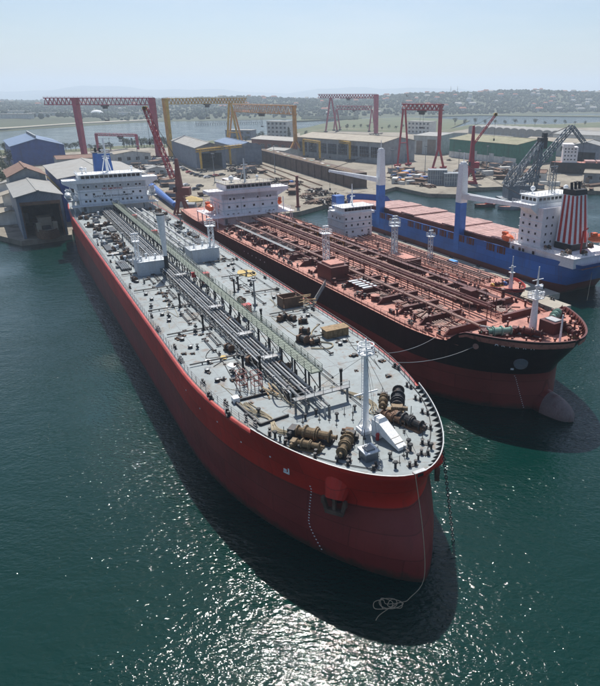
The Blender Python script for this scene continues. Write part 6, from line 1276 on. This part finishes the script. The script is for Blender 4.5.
# cars along the grey shed
def car(mb):
    mb.m(0).add([(x, y*w, z) for y in (-1, 1) for x, z, w in ((-2.1, .35, .85), (2.1, .35, .85), (2.15, .8, .85), (1.1, .95, .85), (.5, 1.45, .7), (-1.2, 1.45, .7), (-1.9, .95, .85), (-2.15, .8, .85))], [tuple(range(8)), tuple(range(15, 7, -1))]+[(i, 8+i, 8+(i+1) % 8, (i+1) % 8) for i in range(8)])
    mb.m(1)
    for y in (-.74, .74): mb.add([(.95, y*1.06, .98), (.45, y*.985, 1.38), (-1.1, y*.985, 1.38), (-1.6, y*1.06, .98)], [(0, 1, 2, 3) if y > 0 else (3, 2, 1, 0)])
    mb.m(2)
    for x in (-1.3, 1.3):
        for y in (-.8, .8): mb.cyl((x, y-.1, .32), (x, y+.1, .32), .32, n=10)
CARS = {c: Repeat('car', [c, 'glass_dark', 'tyre'], car) for c in ('car_dark', 'car_white', 'car_red')}
for k, (px, py) in enumerate(((176, 164), (179, 166.4), (182, 168.6), (185, 170.6), (189, 173), (193, 174.6), (197, 176), (202, 177), (207, 178), (211, 177.2), (216, 176.4), (222, 175.6), (196, 190), (200, 187), (186, 186), (280, 153), (272, 156), (450, 174), (456, 172))):
    c = ('car_dark', 'car_dark', 'car_white', 'car_dark', 'car_red', 'car_dark')[k % 6]; o = CARS[c].put(None, at(px, py, GZ), rnd.uniform(.4, 1.), 1.15)
    where = 'parked in the row along the open grey shed' if k < 12 else 'parked on the sandy yard behind the dark red jib crane' if k < 15 else 'parked by the orange gantry foot' if k < 17 else 'parked by the right red gantry'
    tag(o, {'car_dark': 'dark', 'car_white': 'white', 'car_red': 'red'}[c]+' car '+where, 'car', 'cars '+where)

# ------------------------------------------------------------------ trees
def tree_proto(idx, kind):
    tr = random.Random(50+idx); mb = MB(); h = 7.
    mb.cyl((0, 0, 0), (0, 0, h*.45), .28, .16, n=7)
    for k in range(5): a = k*1.3; mb.bar((0, 0, h*(.28+.05*k)), (1.5*math.cos(a), 1.5*math.sin(a), h*(.55+.05*k)), .13)
    trunk = mb
    mb = MB(); lob = [(tr.gauss(0, .9), tr.gauss(0, .9), h*tr.uniform(.45, .85), tr.uniform(.8, 1.5)) for _ in range(11)] if kind else [(tr.gauss(0, .25), tr.gauss(0, .25), h*(.25+.075*k), 1.0-.06*k) for k in range(10)]
    for x, y, z, r in lob:
        for _ in range(42):
            d = Vector((tr.gauss(0, 1), tr.gauss(0, 1), tr.gauss(0, 1))).normalized()*r*tr.uniform(.55, 1.05); p = Vector((x, y, z))+d
            u = Vector((tr.gauss(0, 1), tr.gauss(0, 1), tr.gauss(0, .6))).normalized()*tr.uniform(.18, .38); v = u.cross(Vector((tr.gauss(0, 1), tr.gauss(0, 1), tr.gauss(0, 1)))).normalized()*tr.uniform(.14, .3)
            mb.add([p-u, p+v, p+u, p-v], [(0, 1, 2, 3)])
    return trunk, mb
PROT = []
for i, (k, m) in enumerate(((1, 'leaf'), (1, 'leaf_dark'), (0, 'leaf_dark'))):
    t, c = tree_proto(i, k); PROT.append([Repeat('trunk', 'bark', lambda mb, t=t: (mb.v.extend(t.v), mb.f.extend(t.f), mb.mi.extend(t.mi))), Repeat('crown', m, lambda mb, c=c: (mb.v.extend(c.v), mb.f.extend(c.f), mb.mi.extend(c.mi)))])
def tree(px, py, s, kind, label, grp):
    p = at(px, py, GZ); E = empty('cypress_tree' if kind == 2 else 'broadleaf_tree', p, rnd.random()*6.28); E.scale = (s, s, s*rnd.uniform(.9, 1.15)); tag(E, label, 'tree', grp)
    PROT[kind][0].put(E, (0, 0, 0)); PROT[kind][1].put(E, (0, 0, 0))
for k in range(16): tree(rnd.uniform(-4, 12)*(1-.03*k), 155+2.3*k+rnd.uniform(-1, 1), rnd.uniform(1., 1.6), k % 2, 'green tree in the grove at the left edge beside the sheds', 'trees beside the left sheds')
for k in range(16): tree(124+2.9*k, 147+rnd.uniform(-.8, .8), rnd.uniform(1., 1.6), (2, 0, 1)[k % 3], 'tree in the row on the lagoon shore behind the small maroon gantry', 'trees on the lagoon shore at left')
for k in range(10): tree(66+5*k, 150.5+rnd.uniform(-.5, .8), rnd.uniform(.8, 1.3), k % 2, 'low tree on the lagoon shore behind the maroon gantry', 'trees behind the maroon gantry')
for px, py, s in ((289, 139, 2.2), (259, 141, 1.3), (262, 140, 1.5), (306, 136, 1.), (246, 143, 1.)): tree(px, py, s, 2 if s > 2 else 1, 'dark tree near the grey concrete block by the lagoon' if s < 2 else 'tall dark cypress right of the grey concrete block', 'trees by the grey block' if s < 2 else None)
for k in range(14): tree(455+10*k, 124.6+rnd.uniform(-.3, .8), rnd.uniform(1., 1.8), k % 2, 'tree beyond the long row of grey workshops', 'trees beyond the workshops')
for k in range(14): tree(340+7*k, 129+rnd.uniform(-1, 1.2), rnd.uniform(.7, 1.2), k % 2, 'small tree at the marsh edge behind the long hall', 'trees at the marsh edge')
# far woods: one mass of crowns
mb = MB(); tr = random.Random(3)
ICO = []
g_ = (1+5**.5)/2
IV = [Vector(v).normalized() for v in ((-1, g_, 0), (1, g_, 0), (-1, -g_, 0), (1, -g_, 0), (0, -1, g_), (0, 1, g_), (0, -1, -g_), (0, 1, -g_), (g_, 0, -1), (g_, 0, 1), (-g_, 0, -1), (-g_, 0, 1))]
IF = ((0, 11, 5), (0, 5, 1), (0, 1, 7), (0, 7, 10), (0, 10, 11), (1, 5, 9), (5, 11, 4), (11, 10, 2), (10, 7, 6), (7, 1, 8), (3, 9, 4), (3, 4, 2), (3, 2, 6), (3, 6, 8), (3, 8, 9), (4, 9, 5), (2, 4, 11), (6, 2, 10), (8, 6, 7), (9, 8, 1))
cnt = 0
while cnt < 20000:
    s = tr.uniform(-.72, .55); Y = tr.triangular(1250, 4300, 2500); X = s*Y
    if Y < shoreY(X)+40: continue
    dens = .5+.5*math.sin(X*.006+Y*.004)*math.sin(X*.013-Y*.002+1)
    dens = dens*.75 if s < .05 else dens+.35
    if tr.random() > dens+.3: continue
    z = fheight(X, Y); r = tr.uniform(2.6, 5.)*(1+.5*(tr.random() < .2))
    mb.add([(X+v.x*r*tr.uniform(.8, 1.3), Y+v.y*r, z+r*.7+v.z*r*tr.uniform(.7, 1.15)) for v in IV], IF); cnt += 1
stuff(tag(mb.build('far_woods', 'far_wood'), 'hazy green wood covering the far shore and hill', 'wood'))
mb = MB()
for k in range(900):
    u = tr.random(); px = lerp(302, 358, u); py = tr.uniform(116.5, 119.6); p = at(px, py, 2.4); r = tr.uniform(1.2, 2.4); mb.add([(p.x+v.x*r*1.4, p.y+v.y*r, p.z+r*.4+v.z*r*.8) for v in IV], IF)
stuff(tag(mb.build('spit_scrub', 'far_wood'), 'low scrub covering the narrow spit in the lagoon', 'scrub'))
# far houses
def house(wm, rm):
    def fn(mb):
        mb.m(0).bb(-6, 6, -4.5, 4.5, -3, 6).m(1).add([(-6.6, -5.1, 6), (6.6, -5.1, 6), (6.6, 5.1, 6), (-6.6, 5.1, 6), (-5, 0, 9), (5, 0, 9)], [(0, 1, 5, 4), (2, 3, 4, 5), (1, 2, 5), (3, 0, 4), (3, 2, 1, 0)]).m(2)
        for x in (-4, -1.3, 1.4, 4.1):
            for z in (1.4, 4.2): mb.bb(x-.6, x+.6, -4.56, -4.5, z-.7, z+.7)
    return Repeat('far_house', [wm, rm, 'glass_dark'], fn)
HS = [house('wall_white', 'tile_roof'), house('wall_pale', 'tile_roof'), house('wall_white', 'roof_grey')]
cnt = 0
while cnt < 150:
    right = cnt < 95
    s = tr.uniform(-.02, .5) if right else tr.uniform(-.66, -.02); Y = tr.triangular(1700, 3300, 2350); X = s*Y
    if Y < shoreY(X)+90: continue
    k = tr.randrange(3); o = HS[k].put(None, (X, Y, fheight(X, Y)+1.2), tr.uniform(-.5, .5), (tr.uniform(.9, 1.9), tr.uniform(.9, 1.3), tr.uniform(.9, 1.5)))
    tag(o, ('white house with red tiled roof', 'grey house with red tiled roof', 'white house with grey roof')[k]+(' on the wooded hill at right' if right else ' on the flat far shore at left'), 'house', 'houses on the right hill' if right else 'houses on the left far shore'); cnt += 1
# landmarks on the far side: mosque, white hall, dome
X, Y = .137*2700, 2700; z = fheight(X, Y); M = empty('mosque', (X, Y, z), 0); tag(M, 'distant mosque with two thin minarets on the skyline', 'mosque')
MB().bb(-12, 12, -10, 10, -3, 9).build('prayer_hall', 'wall_pale', M); MB().ball((0, 0, 9), 9, 16).build('dome', 'roof_grey', M, smooth=True)
for x in (-14, 14): MB().cyl((x, 0, -2), (x, 0, 27), 1.3, 1., n=10).cyl((x, 0, 18), (x, 0, 19), 1.9, n=10).cyl((x, 0, 27), (x, 0, 34), 1.1, .05, n=10).build('minaret', 'wall_white', M)
p = at(407, 112.5, 2); p = Vector((p.x, p.y, fheight(p.x, p.y))); E = empty('white_hall', p); tag(E, 'long white hall low on the far shore above the right red gantry', 'building'); MB().bb(-22, 22, -10, 10, -2, 13).build('wall', 'wall_white', E); MB().bb(-23, 23, -11, 11, 13, 14).build('roof', 'roof_white', E); MB().bb(8, 26, -12, -10.2, 9, 17).build('raised_end', 'wall_white', E)
p = at(97, 114.2, 2); p = Vector((p.x, p.y, fheight(p.x, p.y)-1)); tag(MB().ball((0, 0, 0), 16, 18, (1.3, 1, .85)).cyl((0, 0, -4), (0, 0, 1.5), 21, n=24).build('white_dome_hall', 'canvas', loc=p, smooth=True), 'white domed hall on the left far shore under the maroon gantry', 'dome')
for px, py, w in ((18, 123, 60), (40, 121, 40), (62, 117, 50), (130, 115, 60), (20, 117, 50)):
    p = at(px, py, 2); p = Vector((p.x, p.y, fheight(p.x, p.y))); E = empty('long_warehouse', p, .1); tag(E, 'long pale warehouse on the left far shore', 'building', 'warehouses on the left far shore'); MB().bb(-w/2, w/2, -9, 9, -2, 7).build('wall', 'wall_white', E); MB().bb(-w/2-1, w/2+1, -10, 10, 7, 8).build('roof', 'roof_white', E)
# ships seen through the yellow gantry on the lagoon: low jetty
q0, q1 = at(196, 123.5, 2.5), at(262, 121.8, 2.5); mb = MB(); d = q1-q0; mb.bar(q0, q1, 4, .8)
for k in range(30): p = q0+d*k/29; mb.bar(p+Vector((0, 0, -3.5)), p, 1.)
rail(mb, [q0+Vector((0, 0, .4)), q1+Vector((0, 0, .4))], 3.5, 12, .3, 2); tag(mb.build('jetty', 'steel_grey'), 'thin grey jetty crossing the lagoon behind the yellow gantry', 'jetty')
# gull
mb = MB(); mb.add([(-.22, 0, 0), (0, .06, .05), (.2, 0, .02), (0, -.06, .05), (0, .03, -.04), (.02, .35, .2), (-.08, .36, .2), (-.14, .85, .1), (.02, -.35, .2), (-.08, -.36, .2), (-.14, -.85, .1), (-.08, .05, .03), (.06, .05, .03), (-.08, -.05, .03), (.06, -.05, .03)], [(0, 1, 2, 3), (0, 4, 2, 1), (0, 3, 2, 4), (11, 12, 5, 6), (6, 5, 7), (13, 9, 8, 14), (9, 10, 8)])
d_ = (at(407, 93.9+2.2, 0)-Vector((0, 0, CAMZ))).normalized(); tag(mb.build('seagull', 'dark_steel', loc=Vector((0, 0, CAMZ))+d_*120), 'dark seagull flying above the right red gantry', 'bird').rotation_euler = (.3, .1, .6)

# ------------------------------------------------------------------ haze
mb = MB(); mb.bb(-12500, 12500, -400, 13300, -5, 330)
hz = stuff(mb.build('haze', 'water')); hz.data.materials.clear()
m = bpy.data.materials.new('haze'); m.use_nodes = True; nt = m.node_tree; nt.nodes.remove(nt.nodes['Principled BSDF'])
pv = nt.nodes.new('ShaderNodeVolumePrincipled'); pv.inputs['Color'].default_value = (.74, .86, 1., 1); pv.inputs['Density'].default_value = HAZE; pv.inputs['Anisotropy'].default_value = .3
nt.links.new(pv.outputs[0], nt.nodes['Material Output'].inputs['Volume']); hz.data.materials.append(m)
